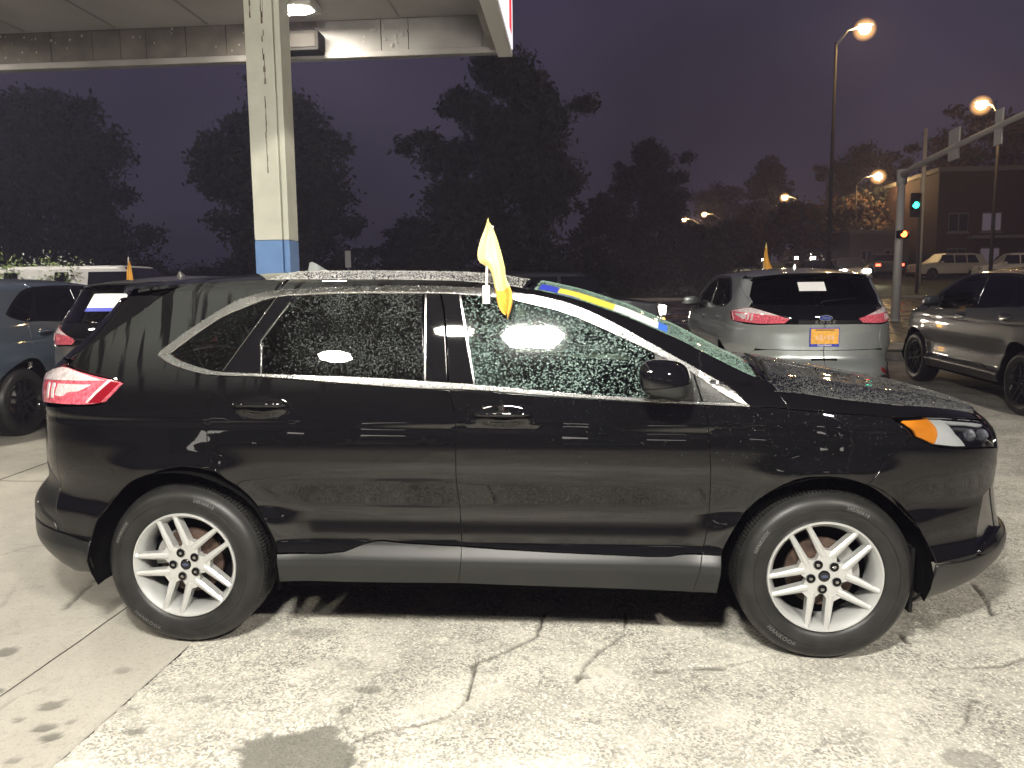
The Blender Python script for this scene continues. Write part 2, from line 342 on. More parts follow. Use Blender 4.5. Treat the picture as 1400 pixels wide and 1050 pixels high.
# the concrete apron: strips laid side by side, sawn joints between them
slab_edges_x = [-.002, -.552, -3.2, -6.2, -9.2, -12.4, -60.0]
slab_edges_y = [(-45, -3.4), (-3.4, 2.9), (2.9, 9.2), (9.2, 11.58)]
for i in range(6):
    x1, x0 = slab_edges_x[i], slab_edges_x[i + 1] + .012
    for (y0, y1) in slab_edges_y:
        fine = i < 2 and y0 < 0 and y1 > 0
        xs = np.arange(x0, x1, .016) if (fine and i == 0) else (axis(x0, x1, max(x0, -2.6), x1 - .02, .018, .5) if fine else np.linspace(x0, x1, 14))
        xs = np.unique(np.append(xs, [x0, x1])); ys = axis(y0, y1 - .012, max(y0, -1.6), min(y1 - .02, 1.6), .018, .6) if fine else np.linspace(y0, y1 - .012, 24)
        ground_sheet('concrete_slab', xs, np.unique(ys), CR_CONC if fine else [], M_CONC, dz=.0 if i % 2 else .003, edge=lambda X, Y, a=x0, b=x1, c=y0, d=y1 - .012: np.minimum(np.minimum(X - a, b - X), np.minimum(Y - c, d - Y)), attr_fn=stain_fn)
b = MB(); b.box(-61, .01, -46, 17.6, -.4, -.05)
def sheet(name, x0, x1, y0, y1, m, dz=0.0, nx=2, ny=2):
    xs = np.linspace(x0, x1, nx); ys = np.linspace(y0, y1, ny); V = []; F = []
    for y in ys:
        for x in xs: V.append((x, y, gzf(y) + dz))
    for j in range(ny - 1):
        for i in range(nx - 1): a = j * nx + i; F.append((a, a + 1, a + nx + 1, a + nx))
    return tag(mesh(name, V, F, mats=m), kind='structure')
M_DIRT = mat('joint_dirt', (.05, .045, .038), .9)
M_GRASS = mat('verge_soil_and_grass', (.035, .05, .018), .9, noise=(3, .5, 6), bump=(30, .6, .02))
sheet('subgrade', -60, .05, -45, 11.5, M_DIRT, -.045, 2, 60)
# verge, kerb, road, far verge
M_KERB = mat('kerb_concrete', (.34, .32, .27), .8, noise=(8, .2, 5))
def kerb(name, y, h=.13, w=.18):
    b = MB(); z = gzf(y); b.box(-120, 160, y, y + w, z - .1, z + h, bev=.02); return tag(b.build(name, M_KERB), kind='structure')
kerb('kerb', 11.60); sheet('verge', -120, 160, 11.78, 12.4, M_GRASS, .10, 2, 4)
sheet('pavement', -120, 160, 12.4, 13.5, M_KERB, .115, 2, 4); kerb('road_kerb', 13.5, .13)
sheet('road', -140, 180, 13.68, 37.0, M_ROAD, -.0, 2, 30)
kerb('far_road_kerb', 37.0)
sheet('far_ground', -260, 320, 37.2, 420, M_GRASS, .06, 2, 130)
sheet('rear_ground', -260, -60, -45, 37.2, M_GRASS, -.03, 2, 30)
sheet('lot_behind', -260, 320, -120, -45, M_ASPH, 0, 2, 4)
M_MARK = mat('road_paint', (.55, .52, .42), .7, noise=(12, .3, 5)); M_MARKY = mat('yellow_road_paint', (.5, .33, .04), .7, noise=(12, .3, 5))
for y_, m_ in ((25.3, M_MARKY), (25.55, M_MARKY)):
    b = MB(); z = gzf(y_) + .006; b.add([(-140, y_, gzf(y_) + .006), (180, y_, gzf(y_) + .006), (180, y_ + .12, gzf(y_ + .12) + .006), (-140, y_ + .12, gzf(y_ + .12) + .006)], [(0, 1, 2, 3)]); tag(b.build('centre_line', m_), kind='structure')
for y_ in (19.5, 31.2):
    b = MB()
    for k in range(-20, 26): b.add([(k * 6., y_, gzf(y_) + .006), (k * 6. + 2.4, y_, gzf(y_) + .006), (k * 6. + 2.4, y_ + .12, gzf(y_ + .12) + .006), (k * 6., y_ + .12, gzf(y_ + .12) + .006)], [(0, 1, 2, 3)])
    tag(b.build('lane_dashes', M_MARK), kind='structure')

# ---------------------------------------------------------------- the skin of the suv: P(u, z), u runs round the car from tail centre to nose centre

YC=.914
def interp(x,xs,ys):
    return np.interp(x,xs,ys)
def smooth_tab(pts,s,lo,hi,n=1200):
    xs=np.linspace(lo,hi,n); ys=np.interp(xs,[a for a,b in pts],[b for a,b in pts])
    k=np.arange(-60,61)*(xs[1]-xs[0]); g=np.exp(-.5*(k/s)**2); g/=g.sum()
    yp=np.concatenate([ys[0]+(ys[1]-ys[0])*np.arange(-60,0),ys,ys[-1]+(ys[-1]-ys[-2])*np.arange(1,61)])
    return xs,np.convolve(yp,g,'valid')
# section of the door: (z, y of skin)
SEC=smooth_tab([(.2,.05),(.30,.002),(.36,-.018),(.40,-.031),(.418,-.032),(.495,.004),(.52,.004),(.60,.014),(.655,.016),(.72,-.010),(.79,-.038),(.84,-.046),(.94,-.043),(1.035,-.033),(1.10,-.020),(1.205,.004),(1.24,.015),(1.42,.0725),(1.60,.131),(1.645,.195),(1.68,.34),(1.70,.50)],.011,.15,1.72)
XF=smooth_tab([(.15,3.45),(.2,3.68),(.25,3.82),(.31,3.885),(.36,3.915),(.42,3.925),(.47,3.905),(.60,3.875),(.80,3.86),(.90,3.845),(.95,3.82),(1.0,3.765),(1.06,3.63),(1.10,3.45),(1.14,3.2),(1.18,2.95),(1.3,2.2)],.016,.15,1.35)
XR=smooth_tab([(.2,-.74),(.25,-.87),(.30,-.98),(.36,-1.05),(.42,-1.085),(.50,-1.105),(.58,-1.10),(.64,-1.06),(.69,-1.0),(.72,-.985),(.85,-.972),(1.0,-.965),(1.08,-.98),(1.16,-.985),(1.22,-.965),(1.28,-.90),(1.40,-.74),(1.50,-.62),(1.58,-.54),(1.63,-.50),(1.70,-.45)],.016,.15,1.75)
TH=smooth_tab([(1.9,1.245),(2.3,1.215),(2.69,1.18),(2.9,1.165),(3.2,1.135),(3.4,1.105),(3.6,1.045),(3.75,.97),(3.87,.90)],.03,1.9,3.95)
UF,LF,UR,LR=2.75,1.6,-.10,1.5
NF,NR=2.3,2.5
def side_y(x,z):
    y=np.interp(z,*SEC)
    # narrow feature: lip under the character line
    y=y+.004*np.exp(-((z-(1.018-.012*(x-1.3)))/.012)**2)
    # plan curvature
    y=y+.022*np.clip((x-1.7)/1.6,0,3)**2.2+.022*np.clip((.9-x)/1.6,0,3)**2.2
    # greenhouse tapers to the rear
    t=np.clip((z-1.2)/.4,0,1); y=y+t*.05*np.clip((.5-x)/1.2,0,2)**1.5
    # lower doors: the scoop fades toward the wheels
    sc=np.exp(-((z-.60)/.075)**2); f=np.clip((x-2.25)/.25,0,1)+np.clip((.62-x)/.25,0,1)
    y=y-sc*.022*np.clip(f,0,1)
    # wheel arch flares
    for cx in (0.,2.83):
        r=np.sqrt((x-cx)**2+(z-.37)**2)
        y=y-.022*np.exp(-((r-.43)/.09)**2)*(z<1.0)
    # hood crown roll
    T=np.interp(x,*TH); R0=.13; k=np.clip((z-(T-R0))/R0,0,1)
    y=y+np.where(x>2.3,np.clip((x-2.3)/.35,0,1),0)*.10*(1-np.sqrt(np.clip(1-k*k,0,1)))
    return y
def P(u,z):
    u=np.asarray(u,float); z=np.asarray(z,float)
    u,z=np.broadcast_arrays(u,z)
    xf=np.interp(z,*XF); xr=np.interp(z,*XR)
    thf=np.clip((u-UF)/LF,0,1)*np.pi/2; thr=np.clip((UR-u)/LR,0,1)*np.pi/2
    x=np.where(u>UF,UF+np.maximum(xf-UF,.05)*np.sin(thf)**(2/NF),np.where(u<UR,UR-(UR-xr)*np.sin(thr)**(2/NR),u))
    w=YC-side_y(x,z)
    w=w*np.where(u>UF,np.cos(thf)**(2/NF),1)*np.where(u<UR,np.cos(thr)**(2/NR),1)
    return np.stack([x,YC-w,z],-1)
def N(u,z):
    e=2e-3
    du=P(u+e,z)-P(u-e,z); dz=P(u,z+e)-P(u,z-e)
    n=np.cross(du,dz); n/=np.linalg.norm(n,axis=-1,keepdims=True)+1e-12
    return n

# outlines measured on the car's skin: (distance along the skin, height), metres
PO = {
 'rear_door': [(0.453,1.611),(0.302,1.383),(0.217,1.252),(0.178,1.193),(0.163,1.14),(0.161,1.023),(0.163,0.932),(0.182,0.863),(0.222,0.804),(0.312,0.74),(0.39,0.625),(0.444,0.493),(0.456,0.453),(0.727,0.449),(0.851,0.494),(0.908,0.508),(1.02,0.497),(1.281,0.488),(1.274,0.635),(1.267,0.787),(1.269,0.92),(1.271,1.009),(1.261,1.099),(1.236,1.187),(1.226,1.272),(1.208,1.496),(1.179,1.622),(0.916,1.625),(0.672,1.621)],
 'front_door': [(1.179,1.622),(1.208,1.496),(1.226,1.272),(1.236,1.187),(1.261,1.099),(1.271,1.009),(1.269,0.92),(1.267,0.787),(1.274,0.635),(1.281,0.488),(1.503,0.476),(1.866,0.465),(2.171,0.456),(2.226,0.471),(2.321,0.474),(2.339,0.555),(2.352,0.641),(2.348,0.787),(2.341,0.926),(2.337,1.012),(2.325,1.1),(2.308,1.133),(2.275,1.275),(2.103,1.372),(1.949,1.459),(1.801,1.529),(1.65,1.572),(1.496,1.597),(1.347,1.614)],
 'rocker_r': [(0.456,0.446),(0.727,0.444),(0.851,0.49),(0.908,0.503),(1.02,0.492),(1.281,0.483),(1.28,0.408),(1.263,0.32),(0.843,0.314),(0.456,0.317),(0.46,0.386)],
 'rocker_f': [(1.281,0.483),(1.503,0.471),(1.866,0.461),(2.171,0.453),(2.226,0.466),(2.321,0.469),(2.304,0.38),(2.284,0.299),(2.013,0.307),(1.501,0.315),(1.263,0.32),(1.28,0.408)],
 'rocker_e': [(2.321,0.469),(2.399,0.47),(2.394,0.39),(2.386,0.305),(2.284,0.299),(2.304,0.38)],
 'fender': [(2.275,1.275),(2.308,1.133),(2.325,1.1),(2.337,1.012),(2.341,0.926),(2.348,0.787),(2.352,0.641),(2.339,0.555),(2.321,0.47),(2.399,0.473),(2.425,0.537),(2.479,0.641),(2.557,0.729),(2.667,0.805),(2.772,0.828),(2.858,0.815),(2.924,0.783),(3.026,0.918),(3.12,0.97),(3.104,1.061),(2.873,1.08),(2.664,1.099),(2.635,1.154),(2.628,1.204),(2.477,1.296)],
 'f_bumper': [(3.12,0.97),(3.026,0.918),(2.924,0.783),(2.955,0.763),(3.06,0.673),(3.144,0.584),(3.204,0.479),(3.216,0.418),(3.361,0.404),(3.515,0.415),(3.788,0.449)],
 'headlight': [(3.148,1.05),(3.339,1.048),(3.607,1.013),(3.836,0.972),(3.77,0.951),(3.727,0.873),(3.601,0.89),(3.347,0.912),(3.217,0.932),(3.16,0.97)],
 'amber': [(3.148,1.05),(3.339,1.048),(3.221,0.932),(3.16,0.97)],
 'hood_side': [(2.628,1.204),(2.635,1.154),(2.664,1.099),(2.873,1.08),(3.115,1.058)],
 'quarter': [(0.453,1.611),(0.302,1.383),(0.217,1.252),(0.178,1.193),(0.163,1.14),(0.161,1.023),(0.163,0.932),(0.182,0.863),(0.222,0.804),(0.2,0.824),(0.078,0.849),(-0.018,0.841),(-0.134,0.797),(-0.244,0.699),(-0.301,0.572),(-0.372,0.47),(-0.427,0.469),(-0.547,0.483),(-0.877,0.695),(-0.802,0.922),(-0.714,1.084),(-0.454,1.099),(-0.298,1.11),(-0.257,1.146),(-0.202,1.21),(-0.257,1.226),(-0.444,1.251),(-0.635,1.274)],
 'lamp_r': [(-0.655,1.27),(-0.779,1.245),(-0.887,1.212),(-0.817,1.122),(-0.709,1.101),(-0.455,1.106),(-0.3,1.115),(-0.259,1.149),(-0.203,1.21),(-0.256,1.223),(-0.439,1.246)],
 'lamp_dark': [(-0.367,1.119),(-0.3,1.115),(-0.203,1.21),(-0.256,1.223)],
 'lamp_pale': [(-0.655,1.27),(-0.779,1.245),(-0.877,1.216),(-0.825,1.195),(-0.443,1.216),(-0.281,1.223),(-0.439,1.246)],
 'r_bumper_low': [(-0.833,0.504),(-0.547,0.483),(-0.427,0.469),(-0.372,0.47),(-0.387,0.365),(-0.379,0.337),(-0.526,0.322),(-0.77,0.314),(-0.86,0.362),(-0.96,0.443)],
 'chrome_top': [(-0.09,1.329),(-0.08,1.348),(-0.027,1.389),(0.041,1.439),(0.163,1.518),(0.255,1.569),(0.346,1.598),(0.452,1.614),(0.672,1.621),(0.916,1.625),(1.156,1.623),(1.347,1.614),(1.496,1.597),(1.65,1.572),(1.801,1.529),(1.949,1.459),(2.103,1.372),(2.275,1.275),(2.425,1.189),(2.506,1.111),(2.45,1.126),(2.386,1.167),(2.274,1.248),(2.111,1.333),(1.948,1.41),(1.75,1.501),(1.58,1.541),(1.498,1.564),(1.267,1.589),(1.104,1.594),(0.778,1.6),(0.527,1.593),(0.399,1.578),(0.309,1.543),(0.214,1.508),(0.137,1.463),(0.007,1.37),(-0.032,1.335)],
 'chrome_low': [(-0.09,1.329),(-0.032,1.335),(0.003,1.312),(0.054,1.293),(0.157,1.265),(0.226,1.255),(0.399,1.249),(0.72,1.239),(0.946,1.23),(1.13,1.217),(1.35,1.202),(1.655,1.174),(1.85,1.159),(2.07,1.145),(2.269,1.131),(2.45,1.126),(2.506,1.109),(2.069,1.13),(1.655,1.155),(1.351,1.181),(1.131,1.184),(0.948,1.195),(0.723,1.212),(0.4,1.237),(0.16,1.243),(0.058,1.265),(-0.04,1.297)],
 'glass_q': [(-0.032,1.335),(0.007,1.37),(0.137,1.463),(0.214,1.508),(0.309,1.543),(0.399,1.578),(0.45,1.587),(0.303,1.379),(0.219,1.259),(0.157,1.265),(0.054,1.293),(0.003,1.312)],
 'glass_r': [(0.531,1.593),(0.778,1.6),(1.104,1.594),(1.13,1.217),(0.946,1.23),(0.72,1.239),(0.402,1.249),(0.386,1.391),(0.509,1.56)],
 'frame_rr': [(0.45,1.587),(0.527,1.593),(0.509,1.56),(0.386,1.391),(0.399,1.249),(0.219,1.259),(0.303,1.379)],
 'pillar_r': [(1.111,1.594),(1.184,1.593),(1.208,1.496),(1.226,1.272),(1.232,1.208),(1.136,1.217)],
 'pillar_f': [(1.191,1.593),(1.27,1.589),(1.347,1.202),(1.239,1.208),(1.233,1.272),(1.214,1.496)],
 'glass_f': [(1.277,1.589),(1.498,1.564),(1.58,1.541),(1.75,1.501),(1.948,1.41),(2.111,1.333),(2.133,1.141),(2.07,1.145),(1.655,1.174),(1.35,1.202)],
 'sail': [(2.114,1.333),(2.274,1.248),(2.308,1.131),(2.136,1.141)],
 'sail_f': [(2.28,1.245),(2.386,1.167),(2.45,1.126),(2.314,1.131)],
 'ledge': [(0.455,0.424),(0.773,0.42),(1.28,0.415),(1.503,0.413),(1.866,0.403),(2.137,0.401),(2.162,0.417),(2.217,0.46)],
 'roofedge': [(-0.499,1.605),(-0.143,1.627),(-0.028,1.647),(0.213,1.676),(0.438,1.673),(1.018,1.655),(1.224,1.65),(1.43,1.633),(1.63,1.601),(1.792,1.564),(1.991,1.493),(2.23,1.387),(2.374,1.306),(2.497,1.246),(2.606,1.212)],
 'handles': [(0.406,1.11),(0.28,1.109),(0.531,1.11),(1.472,1.072),(1.35,1.072),(1.593,1.072)],
}

CX0 = 1.42      # car frame origin: middle of the wheelbase, on the centre line
UE, UB = UF + LF, UR - LR
DENTS = [(.406, 1.103), (1.472, 1.066)]
def skin(u, z, off=0.0, dents=False):
    p = P(u, z); n = N(u, z)
    if dents:
        for du, dz in DENTS:
            q = ((u - du) / .105) ** 2 + ((z - dz) / .034) ** 2
            p = p - n * (.020 * np.exp(-q ** 2))[..., None]
            # keep shading in step with the dent
            g = .020 * np.exp(-q ** 2) * 2 * q
            n = n + np.stack([-g * 2 * (u - du) / .105 ** 2, 0 * u, -g * 2 * (z - dz) / .034 ** 2], -1) * -1.0
            n = n / np.linalg.norm(n, axis=-1, keepdims=True)
    return p + n * off, n
def area2(p): return sum(p[i - 1][0] * p[i][1] - p[i][0] * p[i - 1][1] for i in range(len(p)))
def clean(p):
    o = []
    for q in p:
        if not o or math.hypot(q[0] - o[-1][0], q[1] - o[-1][1]) > .0012: o.append(tuple(q))
    if math.hypot(o[0][0] - o[-1][0], o[0][1] - o[-1][1]) < .0012: o.pop()
    return o
def resample(p, h):
    o = []
    for i in range(len(p)):
        a, b = p[i], p[(i + 1) % len(p)]; L = math.hypot(b[0] - a[0], b[1] - a[1]); n = max(1, int(L / h + .5))
        for k in range(n): o.append((a[0] + (b[0] - a[0]) * k / n, a[1] + (b[1] - a[1]) * k / n))
    return o
def chaikin(p, ang=38):
    """round gentle bends of an outline, keep its corners"""
    o = []
    for i in range(len(p)):
        a, b, c = p[i - 1], p[i], p[(i + 1) % len(p)]
        t = abs((math.degrees(math.atan2(c[1] - b[1], c[0] - b[0]) - math.atan2(b[1] - a[1], b[0] - a[0])) + 180) % 360 - 180)
        if t > ang or t < 1: o.append(b)
        else:
            o.append((b[0] * .75 + a[0] * .25, b[1] * .75 + a[1] * .25)); o.append((b[0] * .75 + c[0] * .25, b[1] * .75 + c[1] * .25))
    return o
def inset(p, d):
    n = len(p); o = []
    for i in range(n):
        a, b, c = p[i - 1], p[i], p[(i + 1) % n]
        d1 = (b[0] - a[0], b[1] - a[1]); d2 = (c[0] - b[0], c[1] - b[1])
        l1 = math.hypot(*d1) or 1e-9; l2 = math.hypot(*d2) or 1e-9
        n1 = (-d1[1] / l1, d1[0] / l1); n2 = (-d2[1] / l2, d2[0] / l2)
        m = (n1[0] + n2[0], n1[1] + n2[1]); q = m[0] ** 2 + m[1] ** 2
        k = 2 / max(q, .6)
        o.append((b[0] + m[0] * .5 * k * d, b[1] + m[1] * .5 * k * d))
    return o
def inside(p, X, Y):
    r = np.zeros(X.shape, bool); n = len(p)
    for i in range(n):
        x1, y1 = p[i - 1]; x2, y2 = p[i]
        if y1 == y2: continue
        c = ((y1 > Y) != (y2 > Y)) & (X < (x2 - x1) * (Y - y1) / (y2 - y1) + x1); r ^= c
    return r
def edist(p, X, Y):
    d = np.full(X.shape, 9.); n = len(p)
    for i in range(n):
        a = np.array(p[i - 1]); b = np.array(p[i]); v = b - a; L = v @ v + 1e-12
        t = np.clip(((X - a[0]) * v[0] + (Y - a[1]) * v[1]) / L, 0, 1)
        d = np.minimum(d, np.hypot(X - a[0] - t * v[0], Y - a[1] - t * v[1]))
    return d
def panel_data(poly, h=.022, gap=.002, rnd=.003, off=0.0, depth=.014, dents=False, smooth_outline=True, fine=None):
    poly = clean(poly)
    if area2(poly) < 0: poly = poly[::-1]
    if smooth_outline: poly = clean(chaikin(poly))
    poly = clean(resample(poly, h * .8))
    r0 = inset(poly, gap); r1 = inset(poly, gap + rnd)
    xs = [q[0] for q in r1]; ys = [q[1] for q in r1]
    gx = np.arange(min(xs), max(xs), h); gy = np.arange(min(ys), max(ys), h)
    X, Y = np.meshgrid(gx, gy); X = X + (np.arange(len(gy)) % 2 * h * .5)[:, None]
    X, Y = X.ravel(), Y.ravel()
    ok = inside(r1, X, Y); X, Y = X[ok], Y[ok]; ok = edist(r1, X, Y) > h * .45; X, Y = X[ok], Y[ok]
    pts = list(zip(X.tolist(), Y.tolist()))
    if dents:
        for du, dz in DENTS:
            hh = .009; A, B = np.meshgrid(np.arange(du - .15, du + .15, hh), np.arange(dz - .06, dz + .06, hh)); A, B = A.ravel(), B.ravel()
            k = inside(r1, A, B); A, B = A[k], B[k]
            if len(A):
                k = edist(r1, A, B) > .006; A, B = A[k], B[k]
                pts = [q for q in pts if not (abs(q[0] - du) < .155 and abs(q[1] - dz) < .065)] + list(zip(A.tolist(), B.tolist()))
    n1 = len(r1)
    vin = [Vector(q) for q in r1] + [Vector(q) for q in pts]
    vo, eo, fo, ov, _, _ = delaunay_2d_cdt(vin, [(i, (i + 1) % n1) for i in range(n1)], [], 1, 1e-7)
    m = {}
    for j, l in enumerate(ov):
        for q in l:
            if q < n1: m[q] = j
    U = np.array([v.x for v in vo]); Z = np.array([v.y for v in vo])
    p, n = skin(U, Z, off, dents)
    V = p.tolist(); Nn = n.tolist(); F = []
    for f in fo:
        f = list(f)
        a = sum(vo[f[i - 1]].x * vo[f[i]].y - vo[f[i]].x * vo[f[i - 1]].y for i in range(len(f)))
        F.append(f if a > 0 else f[::-1])
    # rolled edge
    u0 = np.array([q[0] for q in r0]); z0 = np.array([q[1] for q in r0])
    pa, na = skin(u0, z0, off - rnd * .55, dents); pb, _ = skin(u0, z0, off - depth, dents)
    out = np.array([pa[i] - skin(np.array([r1[i][0]]), np.array([r1[i][1]]), off)[0][0] for i in range(n1)]) if False else None
    pin, _ = skin(np.array([q[0] for q in r1]), np.array([q[1] for q in r1]), off - rnd * .55, dents)
    dirs = pa - pin; dirs /= np.linalg.norm(dirs, axis=1, keepdims=True) + 1e-9
    b0 = len(V); V += pa.tolist(); q = na + dirs * 1.3; q /= np.linalg.norm(q, axis=1, keepdims=True); Nn += q.tolist()
    b1 = len(V); V += pb.tolist(); Nn += dirs.tolist()
    for i in range(n1):
        j = (i + 1) % n1
        if i in m and j in m and m[i] != m[j]: F.append([b0 + i, b0 + j, m[j], m[i]])
        F.append([b1 + i, b1 + j, b0 + j, b0 + i])
    V = np.array(V); V[:, 0] -= CX0; V[:, 1] -= YC
    return V, F, np.array(Nn), (U, Z)
def mir(V, F, Nn):
    V2 = V * [1, -1, 1]; N2 = Nn * [1, -1, 1]; return V2, [list(f)[::-1] for f in F], N2
def panel(name, poly, mats, parent, both=True, wrap=False, **k):
    V, F, Nn, UZ = panel_data(poly, **k)
    if wrap:
        V2, F2, N2 = mir(V, F, Nn); b = len(V)
        return [mesh(name, np.vstack([V, V2]), F + [[i + b for i in f] for f in F2], normals=np.vstack([Nn, N2]), mats=mats, parent=parent)]
    o = [mesh(name, V, F, normals=Nn, mats=mats, parent=parent)]
    if both:
        V2, F2, N2 = mir(V, F, Nn); o.append(mesh(name, V2, F2, normals=N2, mats=mats, parent=parent))
    return o
# upper skin (roof, windscreen, bonnet): rows across the car between the two edge lines
ROOF_E = smooth_tab([(-.56, 1.612), (-.4, 1.625), (-.143, 1.640), (.0, 1.650), (.213, 1.662), (.438, 1.666), (.9, 1.660), (1.224, 1.650), (1.43, 1.633), (1.63, 1.600), (1.792, 1.560), (1.991, 1.489), (2.23, 1.383), (2.374, 1.306), (2.497, 1.243), (2.64, 1.185)], .025, -.7, 2.75)
def top_row(x, n=25, lo=0.0, hi=1.0):
    """points across the car at station x: edge to edge over the crown"""
    z = float(np.interp(x, *ROOF_E)); pe = P(np.array(x), np.array(z)); ye = float(pe[1]); u = x; x = float(pe[0])
    h = float(np.interp(x, [-.6, -.2, .5, 1.3, 1.9, 2.6], [.035, .048, .054, .054, .040, .034]))
    o = []
    for k in range(n):
        t = lo + (hi - lo) * k / (n - 1); s = 2 * t - 1
        o.append((x + (-.19 * min(1, max(0, -u / .5)) if u < 0 else (0 if x < 1.5 else .06 * min(1, (x - 1.5) / .5))) * (1 - s * s), ye + (2 * YC - 2 * ye) * t, z + h * (1 - abs(s) ** 2.3)))
    return o
def grid_mesh(name, rows, mats, parent, thick=0.0, flip=False):
    R_, C_ = len(rows), len(rows[0]); A = np.array(rows, float)
    A[..., 0] -= CX0; A[..., 1] -= YC
    V = A.reshape(-1, 3)
    du = np.gradient(A, axis=0); dv = np.gradient(A, axis=1); n = np.cross(du, dv).reshape(-1, 3); n /= np.linalg.norm(n, axis=1, keepdims=True) + 1e-12
    if flip: n = -n
    F = [[i * C_ + j, (i + 1) * C_ + j, (i + 1) * C_ + j + 1, i * C_ + j + 1] for i in range(R_ - 1) for j in range(C_ - 1)]
    if flip: F = [f[::-1] for f in F]
    if thick:
        b = len(V); V = np.vstack([V, V - n * thick]); n = np.vstack([n, n])
        edge = [j for j in range(C_)] + [i * C_ + C_ - 1 for i in range(1, R_)] + [(R_ - 1) * C_ + j for j in range(C_ - 2, -1, -1)] + [i * C_ for i in range(R_ - 2, 0, -1)]
        for a, c in zip(edge, edge[1:] + edge[:1]): F.append([a, c, c + b, a + b] if not flip else [c, a, a + b, c + b])
    o = mesh(name, V, F, normals=n, mats=mats, parent=parent)
    return o
def drops(name, pts, nrm, rad, parent, squash=.55, m=None, stretch=None):
    """thousands of rain drops as one mesh: pts, nrm (n,3) in car frame"""
    n = len(pts); K = 6
    a = np.cross(nrm, np.tile([1., .13, .05], (n, 1))); a /= np.linalg.norm(a, axis=1, keepdims=True); b = np.cross(nrm, a)
    rnd = 1 + .25 * np.random.randn(n, 2 * K).clip(-1, 1) * .6
    V = np.zeros((n, 2 * K + 1, 3)); st = np.ones(n) if stretch is None else stretch
    for k in range(K):
        t = 2 * math.pi * k / K
        for q, (rr, hh) in enumerate([(1.0, 0.0), (.68, squash * .72)]):
            V[:, q * K + k] = pts + (a * math.cos(t) + b * (math.sin(t) * st)[:, None]) * (rad * rr * rnd[:, k])[:, None] + nrm * (rad * hh)[:, None]
    V[:, 2 * K] = pts + nrm * (rad * squash)[:, None]
    f = []
    for k in range(K):
        j = (k + 1) % K
        f += [(k, j, K + j), (k, K + j, K + k), (K + k, K + j, 2 * K)]
    f = np.array(f); F = (f[None] + (np.arange(n) * (2 * K + 1))[:, None, None]).reshape(-1, 3)
    me = bpy.data.meshes.new(name); me.vertices.add(n * (2 * K + 1)); me.vertices.foreach_set('co', V.reshape(-1).astype(np.float32))
    me.loops.add(len(F) * 3); me.loops.foreach_set('vertex_index', F.reshape(-1).astype(np.int32))
    me.polygons.add(len(F)); me.polygons.foreach_set('loop_start', (np.arange(len(F)) * 3).astype(np.int32)); me.polygons.foreach_set('loop_total', np.full(len(F), 3, np.int32))
    me.polygons.foreach_set('use_smooth', np.ones(len(F), bool)); me.update(); me.validate()
    o = link(name, me, parent, mats=m); o['kind'] = 'stuff'; return o
def drops_on_poly(name, poly, count, parent, m, rmin=.0011, rmax=.0032, off=0.001, dens=None, squash=.55):
    poly = clean(poly); xs = [q[0] for q in poly]; ys = [q[1] for q in poly]
    X = np.random.uniform(min(xs), max(xs), count * 4); Y = np.random.uniform(min(ys), max(ys), count * 4)
    k = inside(poly, X, Y); X, Y = X[k], Y[k]
    if dens is not None:
        k = np.random.rand(len(X)) < dens(X, Y); X, Y = X[k], Y[k]
    X, Y = X[:count], Y[:count]
    p, n = skin(X, Y, off); p = p - [CX0, YC, 0]
    r = rmin + (rmax - rmin) * np.random.rand(len(X)) ** 2.2
    return drops(name, p, n, r, parent, m=m, squash=squash, stretch=1 + .5 * np.random.rand(len(X)))
def text_mesh(body, size, ext=.001, shear=0.0, spacing=1.0):
    c = bpy.data.curves.new('lettering', 'FONT'); c.body = body; c.size = size; c.extrude = ext; c.align_x = 'CENTER'; c.align_y = 'CENTER'
    c.shear = shear; c.space_character = spacing; c.resolution_u = 3; c.offset = size * .012
    o = bpy.data.objects.new('tmp', c); COL.objects.link(o); bpy.context.view_layer.update()
    me = bpy.data.meshes.new_from_object(o.evaluated_get(bpy.context.evaluated_depsgraph_get())); bpy.data.objects.remove(o); bpy.data.curves.remove(c)
    return me
def text_obj(name, body, size, loc, rot, m, parent, ext=.001, shear=0.0, spacing=1.0, sx=1.0):
    me = text_mesh(body, size, ext, shear, spacing); o = link(name, me, parent, mats=m); o.location = loc; o.rotation_euler = rot; o.scale = (sx, 1, 1); return o

